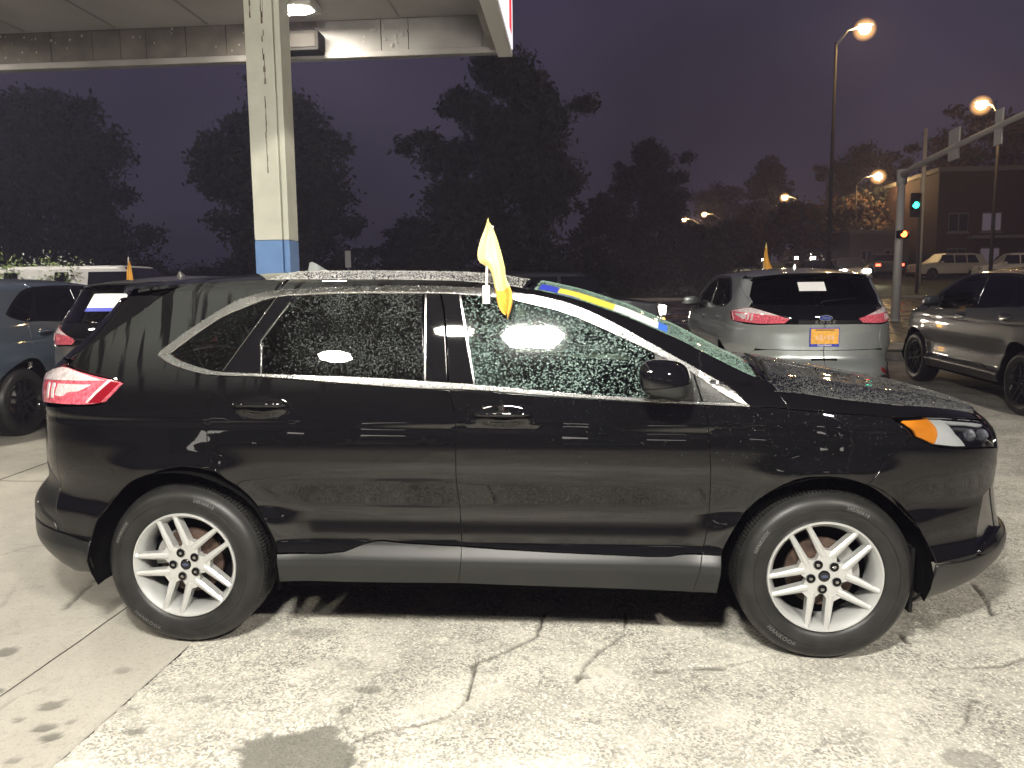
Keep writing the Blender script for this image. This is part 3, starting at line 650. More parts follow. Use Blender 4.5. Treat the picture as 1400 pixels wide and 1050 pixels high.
# ---------------------------------------------------------------- wheel
def build_wheel(root, x, side, rot, alloy, lettering=False, dark=False):
    """side -1 = near (right hand) side.  the wheel's outer face looks along side*y"""
    w = empty('wheel', (x - CX0, side * YC * 1.0, .372)); w.parent = root
    if side > 0: w.rotation_euler = (0, 0, math.pi)
    # outward is -y in the wheel's own frame, rim face at y = 0
    b = MB(); Rt, Rr = .3755, .240
    prof = [(.2435, .010), (.250, .000), (.262, -.006), (.285, -.016), (.312, -.019), (.335, -.012), (.350, .000), (.357, .010), (.362, .018), (.3665, .024)]
    b.lathe_y(prof, 96)
    prof2 = [(.3665, .024), (.3735, .045), (Rt, .075), (Rt, .170), (.3735, .195), (.3665, .215), (.33, .245), (.25, .235)]
    b.lathe_y(prof2[-4:], 96)
    # tread: ribs with cross cuts
    V = []; F = []; n = 144
    ys = [.024, .047, .052, .085, .090, .120, .126, .156, .161, .195]
    for i in range(n):
        for sgn in (0, 1):
            t = 2 * math.pi * (i + (.12 if sgn else .88 - 1 + .0)) / n if False else 2 * math.pi * (i + (.14 if sgn == 0 else .93)) / n
            for y in ys:
                rr = np.interp(y, [.024, .045, .075, .170, .195], [.3665, .3735, Rt, Rt, .3735])
                V.append((rr * math.cos(t), y, rr * math.sin(t)))
                V.append(((rr - .008) * math.cos(t), y, (rr - .008) * math.sin(t)))
    S = len(ys) * 2
    for i in range(n):
        a = i * 2 * S; c = a + S; nx = ((i + 1) % n) * 2 * S
        for q in range(0, len(ys) - 1):
            k, k2 = q * 2, (q + 1) * 2
            if q % 2 == 0:   # block
                F.append((a + k, a + k2, c + k2, c + k))
                F.append((a + k, a + k + 1, a + k2 + 1, a + k2)); F.append((c + k, c + k2, c + k2 + 1, c + k + 1))
                F.append((a + k, c + k, c + k + 1, a + k + 1)); F.append((a + k2, a + k2 + 1, c + k2 + 1, c + k2))
            else:
                F.append((a + k + 1, a + k2 + 1, c + k2 + 1, c + k + 1))
            F.append((c + k + 1, c + k2 + 1, nx + k2 + 1, nx + k + 1))
    b.add(V, F)
    # raised shoulder rings
    b.lathe_y([(.300, -.0178), (.3015, -.0205), (.3035, -.0205), (.305, -.0188)], 96)
    b.build('tyre', M_TYRE, w, auto=40)
    # rim barrel and lip
    b = MB()
    b.lathe_y([(.2435, .012), (.2445, .003), (.241, -.003), (.236, -.003), (.231, .004), (.222, .016), (.216, .030), (.208, .055), (.205, .10), (.215, .21), (.232, .225)], 80)
    # five forked spokes
    def bar(p0, p1, w0, w1, c0, c1, h):
        """a ridge-backed bar from p0 to p1 (x,z) with base half widths w, crest half widths c, y of face at both ends in p"""
        p0 = Vector(p0); p1 = Vector(p1); d = (p1 - p0); d2 = Vector((d.x, 0, d.z)).normalized(); s = Vector((-d2.z, 0, d2.x)); V = []
        for p, ww, cc in ((p0, w0, c0), (p1, w1, c1)):
            V += [p + s * ww + Vector((0, h, 0)), p + s * ww + Vector((0, .007, 0)), p + s * cc, p - s * cc, p - s * ww + Vector((0, .007, 0)), p - s * ww + Vector((0, h, 0))]
        F = [(i, (i + 1) % 6, 6 + (i + 1) % 6, 6 + i) for i in range(6)] + [(5, 4, 3, 2, 1, 0), (6, 7, 8, 9, 10, 11)]
        b.add(V, F)
    for k in range(5):
        A = R(rot + 36 + 72 * k)
        def pt(r, da, y): return (r * math.cos(A + R(da)), y, r * math.sin(A + R(da)))
        # solid web from hub to the fork
        j = pt(.098, 0, .016)
        outline = [(.030, -36), (.078, -36), (.082, -30), (.094, -24), (.110, -17), (.118, -8), (.116, 0), (.118, 8), (.110, 17), (.094, 24), (.082, 30), (.078, 36), (.030, 36)]
        top = [pt(r, a_, .018 if r < .09 else .0155) for r, a_ in outline]; bot = [pt(r * 1.0, a_, .048) for r, a_ in outline]
        c0 = pt(.06, 0, .0145); c1 = pt(0, 0, .019)
        n0 = len(outline); V = top + bot + [c0, c1]
        F = [(n0 * 2, i, i + 1) for i in range(n0 - 1)] + [(n0 * 2, n0 * 2 + 1, 0), (n0 * 2, n0 - 1, n0 * 2 + 1)] + [(i, i + n0, i + 1 + n0, i + 1) for i in range(n0 - 1)]
        b.add(V, F)
        for s in (-1, 1):
            bar(pt(.088, s * 9.5, .0115), pt(.229, s * 25.8, .0005), .0175, .0105, .0070, .0026, .048)
            bar(pt(.225, s * 25.6, .0005), pt(.237, s * 25.6, -.001), .0125, .015, .0032, .006, .03)
    # hub plate round the bolts
    b.lathe_y([(.0, .021), (.052, .021), (.066, .022), (.078, .026), (.078, .07)], 40)
    b.build('rim', alloy, w, auto=32)
    b = MB(); b.lathe_y([(.0, .135), (.212, .135), (.212, .19), (.0, .19)], 32); b.build('hub_carrier', M_VOID, w)  # black disc: the dark inside the barrel put in as colour
    b = MB(); b.lathe_y([(.0, .012), (.018, .012), (.0235, .0135), (.0255, .017), (.0255, .03)], 32); b.build('centre_cap', M_GLOSSBLK, w, auto=50)
    cap = MB(); V = []; n = 24
    for i in range(n): V.append((.015 * math.cos(2 * math.pi * i / n), .0112, .0068 * math.sin(2 * math.pi * i / n)))
    cap.add(V + [(0, .0108, 0)], [(n, i, (i + 1) % n) for i in range(n)]); cap.build('cap_badge', mat('dark_badge', (.02, .03, .08), .3, coat=1.0), w)
    for k in range(5):
        t = R(rot + 72 * k); c = (.0575 * math.cos(t), 0, .0575 * math.sin(t))
        b = MB(); b.lathe_y([(.0205, .022), (.0205, .0120), (.0175, .0108), (.0170, .0125)], 20, c)
        b.lathe_y([(.0, .0070), (.007, .0070), (.0098, .0095), (.0104, .016)], 6, c)
        q = MB(); q.lathe_y([(.0, .0124), (.0172, .0124)], 16, c); q.build('nut_recess', M_VOID, w)
        b.build('wheel_nut', M_CHROMEB if not dark else M_GLOSSBLK, w, auto=30)
    b = MB(); b.lathe_y([(.06, .055), (.085, .055), (.088, .075), (.150, .078), (.150, .098), (.05, .098)], 48); b.build('brake_disc', M_DISC, w, auto=40)
    b = MB()
    sx = 1 if x > 1 else -1
    for i in range(7):
        pass
    V = []; F = []
    for i in range(9):
        t = R((155 if x < 1 else 20) - 30 + 60 * i / 8)
        for r, y in ((.095, .058), (.16, .058), (.165, .12), (.095, .12)): V.append((r * math.cos(t), y, r * math.sin(t)))
    for i in range(8):
        for q in range(4): F.append((i * 4 + q, i * 4 + (q + 1) % 4, (i + 1) * 4 + (q + 1) % 4, (i + 1) * 4 + q))
    F += [(3, 2, 1, 0), (32, 33, 34, 35)]
    b.add(V, F); b.build('brake_caliper', M_CALIPER, w, auto=40)
    if lettering:
        for body, deg, size in (('HANKOOK', 235, .026), ('245/60R18', 68, .020), ('HANKOOK', 150, .020)):
            me = text_mesh(body, size, .0008, spacing=1.15)
            rr = .318
            for v in me.vertices:
                X, Y = v.co.x, v.co.y
                if deg > 180: t = R(deg) + X / rr; q = rr - Y
                else: t = R(deg) - X / rr; q = rr + Y
                v.co = Vector((q * math.cos(t), -.0185 - v.co.z + np.interp(q, [.3, .312, .335], [-.001, 0, .005]), q * math.sin(t)))
            o = link('tyre_lettering', me, w, mats=mat('tyre_lettering_rubber', (.10, .10, .095), .3))
    return w

# ---------------------------------------------------------------- the suv
def ext(*names): return sum([PO[n] for n in names], [])
# composite outlines
roof_line = [(x, float(np.interp(x, *ROOF_E))) for x in (-.50, -.3, -.143, .0, .213, .438, .7, .9, 1.1, 1.224, 1.43, 1.53, 1.63, 1.71, 1.792, 1.89, 1.991, 2.11, 2.23, 2.374, 2.497, 2.62)]
TIP = (-.09, 1.329)
QUARTER = [(.452, 1.614), (.346, 1.598), (.255, 1.569), (.163, 1.518), (.041, 1.439), (-.027, 1.389), (-.08, 1.348), (-.09, 1.329), (-.04, 1.297), (.058, 1.265), (.16, 1.243), (.205, 1.240)] + PO['rear_door'][3:9] + [(.2, .824), (.078, .849), (-.018, .841), (-.134, .797), (-.244, .699), (-.31, .59), (-.345, .52), (-.362, .475), (-.425, .475), (-.547, .488), (-.62, .615), (-.665, .69), (-.655, .90), (-.64, 1.082), (-.454, 1.098), (-.298, 1.107), (-.255, 1.142), (-.198, 1.21), (-.257, 1.229), (-.444, 1.254), (-.635, 1.278), (-.658, 1.327), (-.56, 1.38), (-.458, 1.425), (-.33, 1.485), (-.22, 1.53), (-.16, 1.565), (-.10, 1.60), (-.05, 1.636)] + [q for q in roof_line if .0 <= q[0] < .5]
UPPER = [(.453, 1.611), (.453, 1.666)] + [q for q in roof_line if q[0] >= .46] + [(2.634, 1.168), (2.660, 1.105), (2.513, 1.110)] + [q for q in PO['chrome_top'][7:20]][::-1]
CHTOP = PO['chrome_top']; CHLOW = PO['chrome_low']
ARCH_F = [(2.399, .473), (2.425, .537), (2.479, .641), (2.557, .729), (2.667, .805), (2.772, .828), (2.858, .815), (2.924, .783)]
FENDER = [(2.308, 1.132), (2.325, 1.1), (2.337, 1.012), (2.341, .926), (2.348, .787), (2.352, .641), (2.339, .555), (2.321, .47)] + ARCH_F + [(3.026, .918), (3.12, .97), (3.104, 1.061), (2.873, 1.08), (2.664, 1.099), (2.60, 1.106), (2.51, 1.107)]
FDOOR = [(1.179, 1.218), (1.2, 1.205)]
DOOR_R = [(.210, 1.240), (.399, 1.234), (.723, 1.209), (.948, 1.192), (1.131, 1.181), (1.236, 1.179), (1.261, 1.099), (1.271, 1.009), (1.269, .92), (1.267, .787), (1.274, .635), (1.281, .488), (1.02, .497), (.908, .508), (.851, .494), (.727, .449), (.456, .453), (.444, .493), (.39, .625), (.312, .74), (.222, .804), (.182, .863), (.163, .932), (.161, 1.023), (.163, 1.14), (.178, 1.193)]
DOOR_F = [(1.236, 1.179), (1.351, 1.178), (1.655, 1.152), (2.069, 1.127), (2.308, 1.118), (2.325, 1.1), (2.337, 1.012), (2.341, .926), (2.348, .787), (2.352, .641), (2.339, .555), (2.321, .474), (2.226, .471), (2.171, .456), (1.866, .465), (1.503, .476), (1.281, .488), (1.274, .635), (1.267, .787), (1.269, .92), (1.271, 1.009), (1.261, 1.099)]
def build_suv(name, loc, rz, rx, paint, hero=False, alloy=None, label=None, **kw):
    g = empty(name, loc, rz, rx, label=label, **kw)
    h = .022
    chrome = M_CHROME if kw.get('chrome', True) else M_GLOSSBLK
    dr = panel('rear_door', DOOR_R, paint, g, dents=True, h=h); df = panel('front_door', DOOR_F, paint, g, dents=True, h=h)
    panel('front_fender', FENDER, paint, g, h=h); panel('quarter_panel', QUARTER, paint, g, h=h, gap=.0015)
    panel('roof_side', UPPER, paint, g, h=h, gap=.0015)
    panel('bonnet_side', [(2.628, 1.170), (2.664, 1.102), (2.873, 1.083), (3.115, 1.061), (3.14, 1.055), (3.339, 1.052), (3.607, 1.018), (3.83, .985), (3.85, 1.0), (3.8, 1.02), (3.65, 1.05), (3.5, 1.075), (3.3, 1.098), (3.1, 1.122), (2.9, 1.142), (2.7, 1.160)], paint, g, h=h)
    # front end
    panel('front_bumper', [(3.12, .97), (3.026, .918), (2.924, .783), (2.955, .763), (3.06, .673), (3.144, .584), (3.204, .479), (3.216, .418), (3.361, .406), (3.46, .412), (3.49, .455), (3.53, .56), (3.60, .66), (3.75, .70), (3.80, .86), (3.727, .869), (3.601, .886), (3.347, .908), (3.217, .928), (3.16, .966)], paint, g, h=h)
    panel('bumper_upper_strip', [(3.84, .975), (3.80, .86), (3.80, .84), (UE, .84), (UE, 1.0), (3.87, 1.0)], paint, g, wrap=True, h=.03)
    panel('grille', [(3.76, .70), (3.80, .84), (UE, .84), (UE, .45), (3.78, .45)], M_GLOSSBLK, g, wrap=True, off=-.015, h=.03)
    panel('fog_surround', [(3.50, .46), (3.54, .56), (3.61, .655), (3.75, .695), (3.77, .45), (3.6, .43)], M_CHROMEB, g, off=-.018, h=.03)
    panel('fog_blade', [(3.47, .425), (3.50, .452), (3.60, .462), (3.76, .49), (3.80, .485), (3.79, .455), (3.62, .425), (3.5, .413)], M_GLOSSBLK, g, off=.012, h=.03, depth=.03)
    panel('front_lower_cladding', [(3.216, .414), (3.361, .402), (3.46, .405), (3.62, .418), (3.80, .447), (UE, .447), (UE, .235), (3.75, .235), (3.5, .225), (3.3, .215), (3.222, .225), (3.21, .3)], M_PLASTIC, g, wrap=True, h=h, off=.003)
    hl = panel('headlight', [(3.142, 1.052), (3.339, 1.048), (3.607, 1.014), (3.836, .975), (3.77, .95), (3.727, .873), (3.601, .89), (3.347, .912), (3.217, .932), (3.155, .97)], M_GLOSSBLK, g, off=-.030, h=.018, depth=.01)
    for side, o in zip((1, -1), hl):
        def one(nm, poly, m_, off, dep=.008, hh=.015):
            V, F, Nn, _ = panel_data(poly, h=hh, off=off, depth=dep, gap=.001, rnd=.0015)
            if side < 0: V, F, Nn = mir(V, F, Nn)
            return mesh(nm, V, F, normals=Nn, mats=m_, parent=o)
        one('amber_reflector', [(3.165, 1.046), (3.335, 1.044), (3.30, .99), (3.235, .938), (3.17, .975)], M_AMBER, -.010, .012)
        one('silver_bezel', [(3.345, 1.043), (3.43, 1.036), (3.405, .97), (3.44, .912), (3.36, .918), (3.245, .938), (3.305, .99)], mat('lamp_bezel_silver', (.78, .79, .79), .42, metal=.35), -.014, .012)
        one('silver_strip', [(3.44, 1.034), (3.607, 1.010), (3.80, .978), (3.77, .968), (3.60, .995), (3.45, 1.015)], mat('lamp_bezel_silver'), -.016, .01)
        for uu, zz in ((3.52, .958), (3.66, .942)):
            p, n = skin(np.array(uu), np.array(zz), -.022); p = p - [CX0, YC, 0]
            if side < 0: p = p * [1, -1, 1]; n = n * [1, -1, 1]
            bm = bmesh.new(); bmesh.ops.create_uvsphere(bm, u_segments=16, v_segments=10, radius=.030)
            for v in bm.verts: v.co = Vector(p) + Vector((v.co.x, v.co.y * .6, v.co.z))
            b = MB(); b.bm(bm); b.build('projector_lens', mat('projector_glass', (.25, .27, .3), .05, metal=.6, coat=1.0), o, smooth=True)
        one('lamp_cover', [(3.144, 1.050), (3.339, 1.0465), (3.607, 1.012), (3.832, .974), (3.768, .951), (3.725, .875), (3.601, .892), (3.347, .914), (3.217, .934), (3.157, .97)], M_LENS, -.002, .004, .02)
    # bonnet top
    rows = []
    us = [2.60, 2.66, 2.8, 2.95, 3.1, 3.25, 3.4, 3.5, 3.6, 3.68, 3.76, 3.83]
    for u in us:
        z = float(np.interp(u, [2.6, 2.7, 2.9, 3.1, 3.3, 3.5, 3.65, 3.8, 3.85], [1.168, 1.160, 1.142, 1.122, 1.098, 1.075, 1.05, 1.02, 1.0]))
        p = P(np.array(u), np.array(z)); t = np.linspace(0, 1, 31); s = 2 * t - 1
        hh = np.interp(u, [2.6, 3.0, 3.5, 3.83], [.085, .080, .055, .015])
        cr_ = hh * (1 - np.abs(s) ** 2.6) + .007 * np.exp(-((np.abs(s) - .72) / .06) ** 2)
        bulge = np.interp(u, [2.6, 3.5, 3.83], [0, .05, .11]) * (1 - s ** 2)
        rows.append([(p[0] + bulge[k], p[1] + (2 * YC - 2 * p[1]) * t[k], z + cr_[k]) for k in range(31)])
    bonnet = grid_mesh('bonnet', rows, paint, g); HOOD_ROWS = np.array(rows)
    fr = rows[-1]; low = [(q[0] + .004, q[1], q[2] - .05) for q in fr]
    grid_mesh('bonnet_lip', [fr, low], paint, g)
    # roof, windscreen, rear spoiler
    roof = grid_mesh('roof', [top_row(x) for x in np.linspace(-.42, 1.56, 40)], paint, g, thick=.012)
    ws = grid_mesh('windscreen', [top_row(x, lo=.012, hi=.988) for x in np.linspace(1.575, 2.57, 26)], M_GL_CLEAR, g)
    grid_mesh('scuttle', [[(q[0] + dx, q[1], q[2] + dz) for q in top_row(2.57, lo=.02, hi=.98)] for dx, dz in ((0, -.002), (.03, -.03), (.10, -.05))], M_BLACKPL, g)
    base = top_row(-.40, lo=.02, hi=.98); cap_ = lambda k: .045 + .10 * (1 - abs(2 * k / 24 - 1) ** 4)
    rows = [[(q[0] + .03, q[1], q[2] + .003) for q in base], [(q[0] - cap_(k) * .6, q[1], q[2] + .002) for k, q in enumerate(base)], [(q[0] - cap_(k), q[1], q[2] - .010) for k, q in enumerate(base)],
            [(q[0] - cap_(k) - .002, q[1], q[2] - .034) for k, q in enumerate(base)], [(q[0] + .02, q[1], q[2] - .045) for q in base]]
    grid_mesh('rear_spoiler', rows[:3], paint, g, flip=True); grid_mesh('spoiler_underside', rows[2:], M_GLOSSBLK, g, flip=True)
    # glass and its frames
    if True:
        panel('quarter_window', PO['glass_q'], M_GL_DARK, g, off=-.004, h=.03)
        rw = panel('rear_door_window', PO['glass_r'], M_GL_DARK, g, off=-.004, h=.03)
        fw_ = panel('front_door_window', PO['glass_f'], M_GL_CLEAR, g, off=-.004, h=.03, depth=.005)
        panel('window_frame', [(.45, 1.587), (.527, 1.593), (.509, 1.56), (.386, 1.391), (.399, 1.249), (.222, 1.256), (.303, 1.379)], M_GLOSSBLK, g, off=.001, h=.03, gap=.003)
        panel('pillar_cover', PO['pillar_r'], M_GLOSSBLK, g, off=.001, h=.03, gap=.002); panel('pillar_cover', PO['pillar_f'], M_GLOSSBLK, g, off=.001, h=.03, gap=.002)
        panel('mirror_sail', PO['sail'], M_PLASTIC, g, off=.001, h=.03); panel('corner_trim', PO['sail_f'], M_PLASTIC, g, off=.001, h=.03)
        panel('chrome_strip_upper', CHTOP, chrome, g, off=.006, h=.012, gap=.001, rnd=.004, depth=.02)
        panel('chrome_strip_lower', CHLOW, chrome, g, off=.006, h=.010, gap=.001, rnd=.004, depth=.02)
        for a, c, wd in (((.386, 1.391), (.399, 1.249), .003), ((.509, 1.56), (.386, 1.391), .003), ((1.122, 1.594), (1.133, 1.212), .004), ((1.274, 1.589), (1.3485, 1.202), .004), ((2.122, 1.332), (2.134, 1.141), .0035), ((.448, 1.59), (.222, 1.262), .0015)):
            dx, dz = c[0] - a[0], c[1] - a[1]; L = math.hypot(dx, dz); nx, nz_ = -dz / L * wd, dx / L * wd
            panel('window_bead', [(a[0] - nx, a[1] - nz_), (a[0] + nx, a[1] + nz_), (c[0] + nx, c[1] + nz_), (c[0] - nx, c[1] - nz_)], M_CHROMEB, g, off=.003, h=.03, gap=.0002, rnd=.001, smooth_outline=False)
    # sills and lower trim
    panel('sill_cladding', PO['rocker_r'], M_PLASTIC, g, off=.006, h=.018, gap=.0015); panel('sill_cladding', PO['rocker_f'], M_PLASTIC, g, off=.006, h=.018, gap=.0015)
    panel('sill_cladding', PO['rocker_e'], M_PLASTIC, g, off=.006, h=.018, gap=.0015)
    # rear end
    panel('rear_bumper', [(-.547, .488), (-.62, .615), (-.665, .69), (-.70, .72), (-.85, .80), (UB, .80), (UB, .52), (-.85, .50)], paint if not hero else M_PLASTIC, g, wrap=True, h=.028)
    panel('bumper_corner', [(-.665, .69), (-.655, .90), (-.64, 1.082), (-.90, 1.075), (-.93, .90), (-.86, .805), (-.70, .725)], paint, g, h=h)
    panel('rear_lower_cladding', [(-.362, .470), (-.425, .470), (-.547, .483), (-.85, .495), (UB, .515), (UB, .26), (-.9, .26), (-.6, .29), (-.40, .325), (-.375, .36)], M_PLASTIC, g, wrap=True, h=h, off=.004)
    panel('bumper_reflector', [(-.60, .49), (-.62, .53), (-.86, .60), (-.87, .56)], M_REDDK if not hero else M_PLASTIC, g, off=.008, h=.03)
    tail = panel('tailgate', [(-.90, 1.075), (-.93, .90), (-.86, .805), (UB, .805), (UB, 1.09), (-1.2, 1.09)], paint, g, wrap=True, h=.03)[0]
    panel('tailgate_applique', [(-1.20, 1.095), (UB, 1.095), (UB, 1.30), (-.80, 1.30), (-.70, 1.285), (-.9, 1.24), (-1.1, 1.20), (-1.27, 1.15)], M_GLOSSBLK, g, wrap=True, h=.03, off=-.002)
    panel('rear_window', [(-.69, 1.335), (-.72, 1.305), (UB, 1.305), (UB, 1.60), (-.72, 1.59), (-.60, 1.55), (-.60, 1.40)], M_GL_DARK, g, wrap=True, h=.03, off=-.003)
    panel('hatch_side_trim', [(-.662, 1.325), (-.565, 1.38), (-.462, 1.425), (-.33, 1.487), (-.22, 1.532), (-.165, 1.567), (-.12, 1.60), (-.45, 1.60), (-.60, 1.56), (-.60, 1.40), (-.69, 1.34)], M_GLOSSBLK if hero else paint, g, h=.025, off=-.002)
    tl = panel('tail_lamp', [(-.655, 1.272), (-.779, 1.258), (-.9, 1.238), (-1.05, 1.21), (-1.27, 1.15), (-1.22, 1.105), (-.90, 1.090), (-.709, 1.101), (-.455, 1.106), (-.3, 1.115), (-.259, 1.149), (-.203, 1.21), (-.256, 1.223), (-.439, 1.248)], M_RED, g, off=.004, h=.02, depth=.03)
    for side, o in zip((1, -1), tl):
        def one(nm, poly, m_, off, dep=.006):
            V, F, Nn, _ = panel_data(poly, h=.02, off=off, depth=dep, gap=.0005, rnd=.0015)
            if side < 0: V, F, Nn = mir(V, F, Nn)
            return mesh(nm, V, F, normals=Nn, mats=m_, parent=o)
        one('dark_red_corner', [(-.367, 1.117), (-.3, 1.118), (-.262, 1.151), (-.21, 1.208), (-.262, 1.220)], M_REDDK, .0065)
        one('pale_upper_lens', [(-.655, 1.268), (-.779, 1.254), (-.9, 1.234), (-1.05, 1.207), (-1.15, 1.182), (-.95, 1.195), (-.75, 1.205), (-.44, 1.213), (-.290, 1.217), (-.44, 1.244)], M_PALE, .0065)  # pale strip: light reflected on the lamp top, put into colour
        one('reversing_lens', [(-.36, 1.198), (-.62, 1.194), (-.64, 1.140), (-.56, 1.136), (-.52, 1.160), (-.43, 1.165)], M_PALE, .0065)
        one('clear_band', [(-.252, 1.216), (-.272, 1.218), (-.385, 1.118), (-.365, 1.117)], M_PALE, .0068)
        one('lamp_rib', [(-.66, 1.195), (-.69, 1.195), (-.69, 1.125), (-.66, 1.125)], M_PALE, .0065)
        one('lamp_rib', [(-.73, 1.195), (-.76, 1.195), (-.76, 1.120), (-.73, 1.125)], M_PALE, .0065)
    # rear badge, lettering, plate
    def rear(uz_z, off): 
        p, n = skin(np.array(UB + 1e-4), np.array(uz_z), 0); return float(p[0]) - CX0 - off
    xb = rear(1.165, .006)
    b = MB(); n_ = 32; V = []; F = []
    for i in range(n_):
        t = 2 * math.pi * i / n_
        for a_, c_, dx in ((.075, .032, 0), (.075, .032, -.006), (.067, .026, -.006)): V.append((xb + dx, a_ * math.cos(t), 1.165 + c_ * math.sin(t)))
    for i in range(n_):
        j = (i + 1) % n_; F += [(i * 3, j * 3, j * 3 + 1, i * 3 + 1), (i * 3 + 1, j * 3 + 1, j * 3 + 2, i * 3 + 2)]
    b.add(V, F); badge = b.build('badge', M_CHROME, g)
    b = MB(); b.add([(xb - .004, .068 * math.cos(2 * math.pi * i / n_), 1.165 + .027 * math.sin(2 * math.pi * i / n_)) for i in range(n_)], [tuple(range(n_ - 1, -1, -1))]); b.build('badge_field', M_FORD, badge)
    text_obj('badge_script', 'Ford', .045, (xb - .006, 0, 1.165), (R(90), 0, R(-90)), M_CHROME, badge, shear=.3)
    text_obj('tailgate_lettering', 'E D G E', .045, (xb - .003, 0, 1.118), (R(90), 0, R(-90)), M_CHROME, g, sx=1.5)
    text_obj('trim_lettering', 'SEL', .042, (xb + .095, -.60, 1.262), (R(90), 0, R(-70)), M_CHROME, g, sx=1.3)
    b = MB(); xp = rear(.97, .004)
    b.box(xp - .012, xp + .004, -.16, .16, .845, 1.055, bev=.004); pf = b.build('plate', M_PBLUE, g)
    pf.name = 'licence_plate'
    b = MB(); b.box(xp - .015, xp - .010, -.15, .15, .875, 1.045); b.build('plate_card', M_PLATE, pf)
    text_obj('plate_lettering', 'Accubest', .036, (xp - .0145, 0, .862), (R(90), 0, R(-90)), M_WHITEP, pf, sx=1.15)
    b = MB(); b.box(xp - .017, xp - .0152, -.10, .10, 1.026, 1.036); b.build('plate_print', M_PRINT, pf)
    b = MB(); rr_ = random.Random(3)
    for k in range(5): b.box(xp - .017, xp - .0152, -.10 + k * .042, -.072 + k * .042, .93 + rr_.uniform(-.02, .02), .965 + rr_.uniform(-.01, .02))
    b.build('plate_print', mat('pale_pink_print', (.8, .5, .3), .5), pf)
    for yy in (-.12, .12):
        b = MB(); b.box(xp - .017, xp - .012, yy - .006, yy + .006, .866, .878); b.build('plate_screw', M_CHROME, pf)
    b = MB(); xs_ = rear(.70, .003); b.box(xs_ - .004, xs_ + .03, -.14, .14, .67, .715, bev=.003); b.build('tow_cover', M_BLACKPL, g)
    # rear wiper
    b = MB(); xg = rear(1.34, .02); b.tube([(xg, .02, 1.31), (xg + .01, -.02, 1.345), (xg + .035, -.38, 1.375)], [.012, .008, .005], 6); b.build('rear_wiper', M_BLACKPL, g, smooth=True)
    # wheel wells and underbody
    for x in (0., 2.83):
        for s in (-1, 1):
            b = MB(); V = []; F = []; n_ = 24; r_ = .452
            for i in range(n_ + 1):
                t = R(-14) + (math.pi + R(28)) * i / n_
                ly = s * (YC - (float(side_y(np.array(x + r_ * math.cos(t)), np.array(.37 + r_ * math.sin(t)))) + .008))
                for rr, yy in ((r_ - .005, ly), (r_ + .01, s * (YC - .10)), (r_ + .01, s * .52)): V.append((x - CX0 + rr * math.cos(t), yy, .37 + rr * math.sin(t)))
            for i in range(n_):
                for q in range(2): F.append((i * 3 + q, i * 3 + q + 1, i * 3 + 4 + q, i * 3 + 3 + q))
            F.append(tuple(i * 3 + 2 for i in range(n_ + 1)))
            b.add(V, F); b.build('wheel_arch_liner', M_VOID, g)
            b = MB(); cx_ = x - CX0 + (.40 if x < 1 else .435); y0 = s * (YC - .20); y1 = s * (YC - .045)
    # mud flaps
    b = MB()
    for s in (-1, 1):
        b.box(2.83 + .395 - CX0, 2.83 + .41 - CX0, min(s * .66, s * .83), max(s * .66, s * .83), .19, .48)
    b.build('splash_guard', M_BLACKPL, g)
    b = MB(); b.box(-.33 - CX0, -.45 + 3.7 - CX0 - .0, -.60, .60, .24, .42); b.box(.47 - CX0, 2.36 - CX0, -.86, .86, .27, .44); b.box(-.86 - CX0, -.46 - CX0, -.42, .42, .32, .60); b.box(3.30 - CX0, 3.62 - CX0, -.40, .40, .27, .9)
    b.box(2.55 - CX0, 3.4 - CX0, -.5, .5, .40, .95)
    b.build('underbody', M_VOID, g)
    # cabin
    b = MB(); b.box(2.30 - CX0, 2.62 - CX0, -.74, .74, .60, 1.10, bev=.05); b.box(2.14 - CX0, 2.34 - CX0, -.30, .30, .55, 1.00, bev=.05); b.box(2.20 - CX0, 2.44 - CX0, .20, .62, 1.0, 1.16, bev=.05)
    b.build('dashboard', M_DASH, g, auto=40)
    for s in (-1, 1):
        b = MB(); y0, y1 = s * .36 - .25, s * .36 + .25
        b.box(1.42 - CX0, 1.95 - CX0, y0, y1, .62, .80, bev=.05)
        bm = bmesh.new(); bmesh.ops.create_cube(bm, size=1); bmesh.ops.bevel(bm, geom=bm.edges[:], offset=.18, segments=3, affect='EDGES')
        for v in bm.verts:
            z = .78 + (v.co.z + .5) * .58; v.co = Vector((1.46 - CX0 + v.co.x * .16 - (z - .78) * .26, s * .36 + v.co.y * .48, z))
        b.bm(bm)
        bm = bmesh.new(); bmesh.ops.create_cube(bm, size=1); bmesh.ops.bevel(bm, geom=bm.edges[:], offset=.2, segments=3, affect='EDGES')
        for v in bm.verts: v.co = Vector((1.28 - CX0 + v.co.x * .10 - v.co.z * .04, s * .36 + v.co.y * .27, 1.45 + v.co.z * .17))
        b.bm(bm); b.build('front_seat', M_SEAT, g, auto=50)
    b = MB(); b.box(.35 - CX0, .85 - CX0, -.66, .66, .6, .82, bev=.05); b.box(.20 - CX0, .36 - CX0, -.66, .66, .8, 1.28, bev=.05)
    for yy in (-.42, 0, .42): b.box(.19 - CX0, .28 - CX0, yy - .13, yy + .13, 1.30, 1.44, bev=.03)
    b.build('rear_seat', M_SEAT, g, auto=50)
    b = MB(); n_ = 28; c = Vector((2.10 - CX0, .40, 1.10)); ax = Vector((-.38, 0, .92)).normalized(); ux = Vector((0, 1, 0)); uy = ax.cross(ux) if False else Vector((-.92, 0, -.38)).cross(ux).normalized()
    nrm = Vector((-.90, 0, .42)).normalized(); uy = nrm.cross(ux)
    b.tube([c + (ux * math.cos(2 * math.pi * i / n_) + uy * math.sin(2 * math.pi * i / n_)) * .185 for i in range(n_ + 1)], .014, 8, cap=False)
